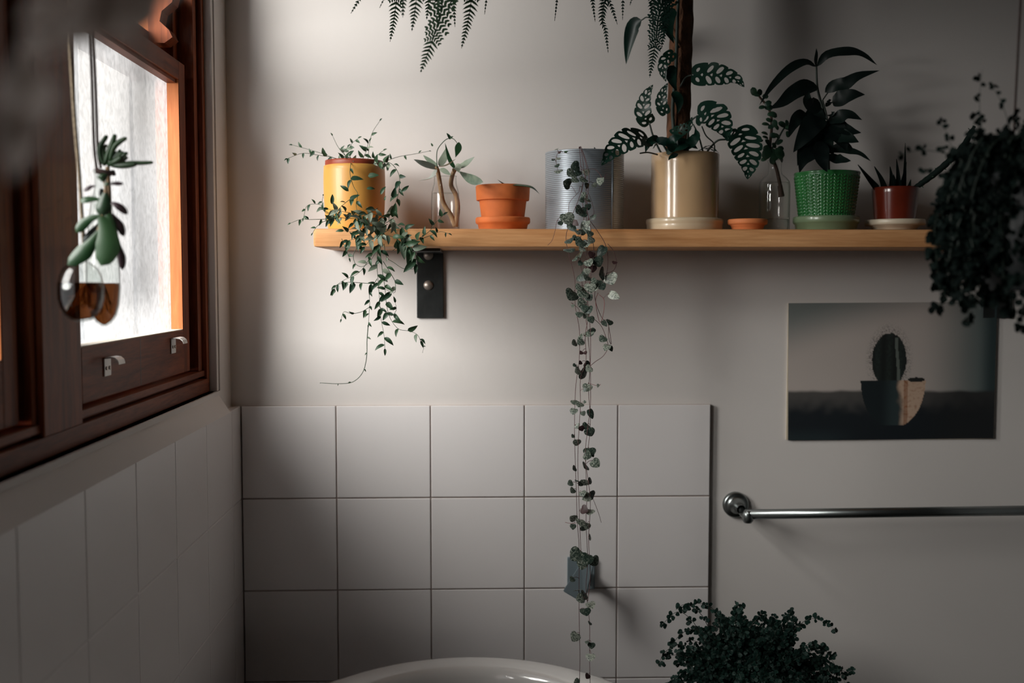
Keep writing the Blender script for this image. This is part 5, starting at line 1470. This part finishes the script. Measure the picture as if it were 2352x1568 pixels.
# succulent leaves of flask A:  (base, mid, tip) crop points, half width, normal
tubepx(ha, [(*U(520, 1900), YA), (*U(660, 1500), YA), (*U(740, 1200), YA), (*U(770, 900), YA), (*U(740, 760), YA)], 0.0016, 0.0011, M['bark'])
def succ(par, l, hw, m, Y, nr=(0.3, -1, 0.2), prof=w_obov, th=.0022, cup=0.05, seed=0):
    pts = [(*U(x, y), Y) for x, y in l]
    return big(par, pts, hw / 6.272, m, prof=prof, nrm=nr, thick=th, cup=cup, n=12, seed=seed)
def w_fat(u): return min(1.0, (0.30 + 1.15 * u)) * math.sqrt(max(0, 1 - max(0, (u - 0.55) / 0.45) ** 2.2)) if u < 1 else 0
succ(ha, [(690, 1500), (560, 1700), (440, 1830), (220, 2000)], 120, JD, YA - .012, (0.5, -1, 0.4), w_fat, .003)
succ(ha, [(700, 1300), (780, 1500), (800, 1750), (700, 2010)], 175, JD, YA - .016, (0.1, -1, 0.1), w_fat, .003)
succ(ha, [(700, 1290), (560, 1330), (440, 1420), (345, 1530)], 75, JD, YA - .004, (0.4, -1, 0.3), w_fat, .002)
succ(ha, [(800, 1250), (820, 1450), (800, 1600), (760, 1700)], 150, JD, YA - .006, (0.1, -1, 0.2), w_fat, .003)
succ(ha, [(770, 960), (760, 1050), (740, 1180), (745, 1290)], 118, JD, YA - .016, (0.1, -1, 0.5), w_fat, .004)
succ(ha, [(690, 1060), (600, 1050), (490, 1060), (395, 1075)], 68, JD, YA - .008, (0, -1, 0.8), w_fat, .0025)
succ(ha, [(820, 1100), (900, 1120), (990, 1180), (1085, 1270)], 60, JPp, YA - .004, (0.1, -1, 0.8), w_fat, .0025)
succ(ha, [(860, 1260), (920, 1350), (980, 1450), (1030, 1590)], 62, JPp, YA - .002, (0.6, -1, 0.1), w_fat, .0025)
succ(ha, [(900, 1560), (960, 1750), (1000, 1900), (1010, 2070)], 60, JPp, YA + .004, (0.6, -1, 0.1), w_fat, .0025)
succ(ha, [(680, 1400), (600, 1500), (520, 1620), (450, 1700)], 70, M['dark_leaf'], YA + .004, (0.3, -1, 0.1), w_fat, .002)
succ(ha, [(700, 900), (720, 940), (740, 980), (760, 1010)], 70, M['dark_leaf'], YA + .002, (0, -.5, 1), w_fat, .002)
succ(ha, [(740, 800), (735, 760), (728, 720), (722, 680)], 80, JD, YA - .010, (0, -1, -.3), w_fat, .004)
succ(ha, [(620, 860), (560, 870), (510, 900), (455, 930)], 42, JPp, YA, (0, -.8, .8), w_fat, .002)
succ(ha, [(800, 840), (870, 825), (940, 825), (1022, 828)], 40, JPp, YA - .004, (0, -.8, .8), w_fat, .002)
succ(ha, [(740, 830), (770, 840), (800, 830), (830, 815)], 30, JD, YA - .010, (0, -.8, .8), w_fat, .002)
# finger leaves of bottle B
tubepx(hb_, [(*U(830, 1500), YBt), (*U(820, 1000), YBt), (*U(800, 640), YBt), (*U(800, 580), YBt)], 0.0022, 0.0018, M['bark'])
def finger(l, r0, m=JD, dy=0):
    n = len(l)
    C = catmull([P(*U(x, y), YBt - .006 + dy * i / n) for i, (x, y) in enumerate(l)], 6)
    k = len(C)
    rr = [r0 / 6.272 * PXs(YBt) * (0.85 + 0.35 * math.sin(PI * min(1, i / k * 1.15))) for i in range(k)]
    rr[-1] *= .55; rr[0] *= .7
    MB().tube(C, rr, 9).build('finger_leaf', m, hb_)
finger([(770, 560), (700, 450), (690, 300), (790, 130)], 36)
finger([(760, 540), (810, 400), (860, 260), (908, 115)], 38)
finger([(830, 500), (880, 320), (960, 230), (1070, 165)], 34, dy=-.004)
finger([(780, 520), (740, 400), (750, 310), (790, 265)], 24, dy=.004)
finger([(800, 560), (880, 520), (950, 480), (1000, 440)], 36, dy=-.006)
finger([(850, 560), (1000, 565), (1120, 555), (1210, 545)], 38, dy=-.004)
finger([(1000, 530), (1150, 528), (1300, 528), (1455, 520)], 27, dy=-.002)
finger([(870, 480), (920, 430), (960, 370), (985, 335)], 24)
finger([(880, 500), (950, 430), (1000, 390), (1030, 370)], 24)
finger([(900, 520), (1000, 440), (1050, 400), (1085, 378)], 26)
finger([(960, 510), (1020, 480), (1060, 455), (1085, 440)], 26)
finger([(840, 520), (880, 440), (900, 390), (925, 365)], 20, M['dark_leaf'])

# ================================================================== pale sprig added near the viewer, its blur standing in for haze
YN = 0.26
fr_ = root('haze_sprig', (-0.13, YN, Zc(0.30)), 'added pale leaves close to the viewer, blurred to stand in for haze in the top left corner', 'hanging plant')
pm_ = unit_leaf('leaf', 0.30, w_ovate, M['haze_leaf'], cup=0.2, droop=0.2, n=8)
top = Vector((-0.095, YN, ZC - 0.001))
for q in ([(330, -300), (300, -60), (250, 15), (190, 55)], [(300, -300), (150, -60), (60, 60), (35, 180), (40, 330)], [(320, -300), (230, -80), (160, 0), (110, 60)]):
    C = catmull([top] + [P(x, y, YN) for x, y in q], 8)
    MB().tube(C, 0.0004, 5).build('stem', M['haze_leaf'], fr_)
for (x, y, an, sz) in ((270, 25, 200, 240), (180, 45, 210, 210), (40, 250, 250, 220), (30, 330, 270, 170), (90, 30, 190, 120), (70, 110, 240, 100), (300, -40, 220, 260), (120, 100, 230, 70), (50, 180, 260, 120)):
    s = sz * PXs(YN)
    d = Vector((math.cos(math.radians(an)), 0.1, math.sin(math.radians(an))))
    put(pm_, 'leaf', fr_, P(x, y, YN) - d * s * .5, d, (0.75, -0.7, .2), s)
tag(MB().tube([Vector((-0.095, YN, ZC)), Vector((-0.095, YN, ZC - 0.012)), Vector((-0.089, YN, ZC - 0.016))], 0.0015, 6).build('ceiling_hook', M['steel']), 'small ceiling hook holding the added haze sprig', 'hook')
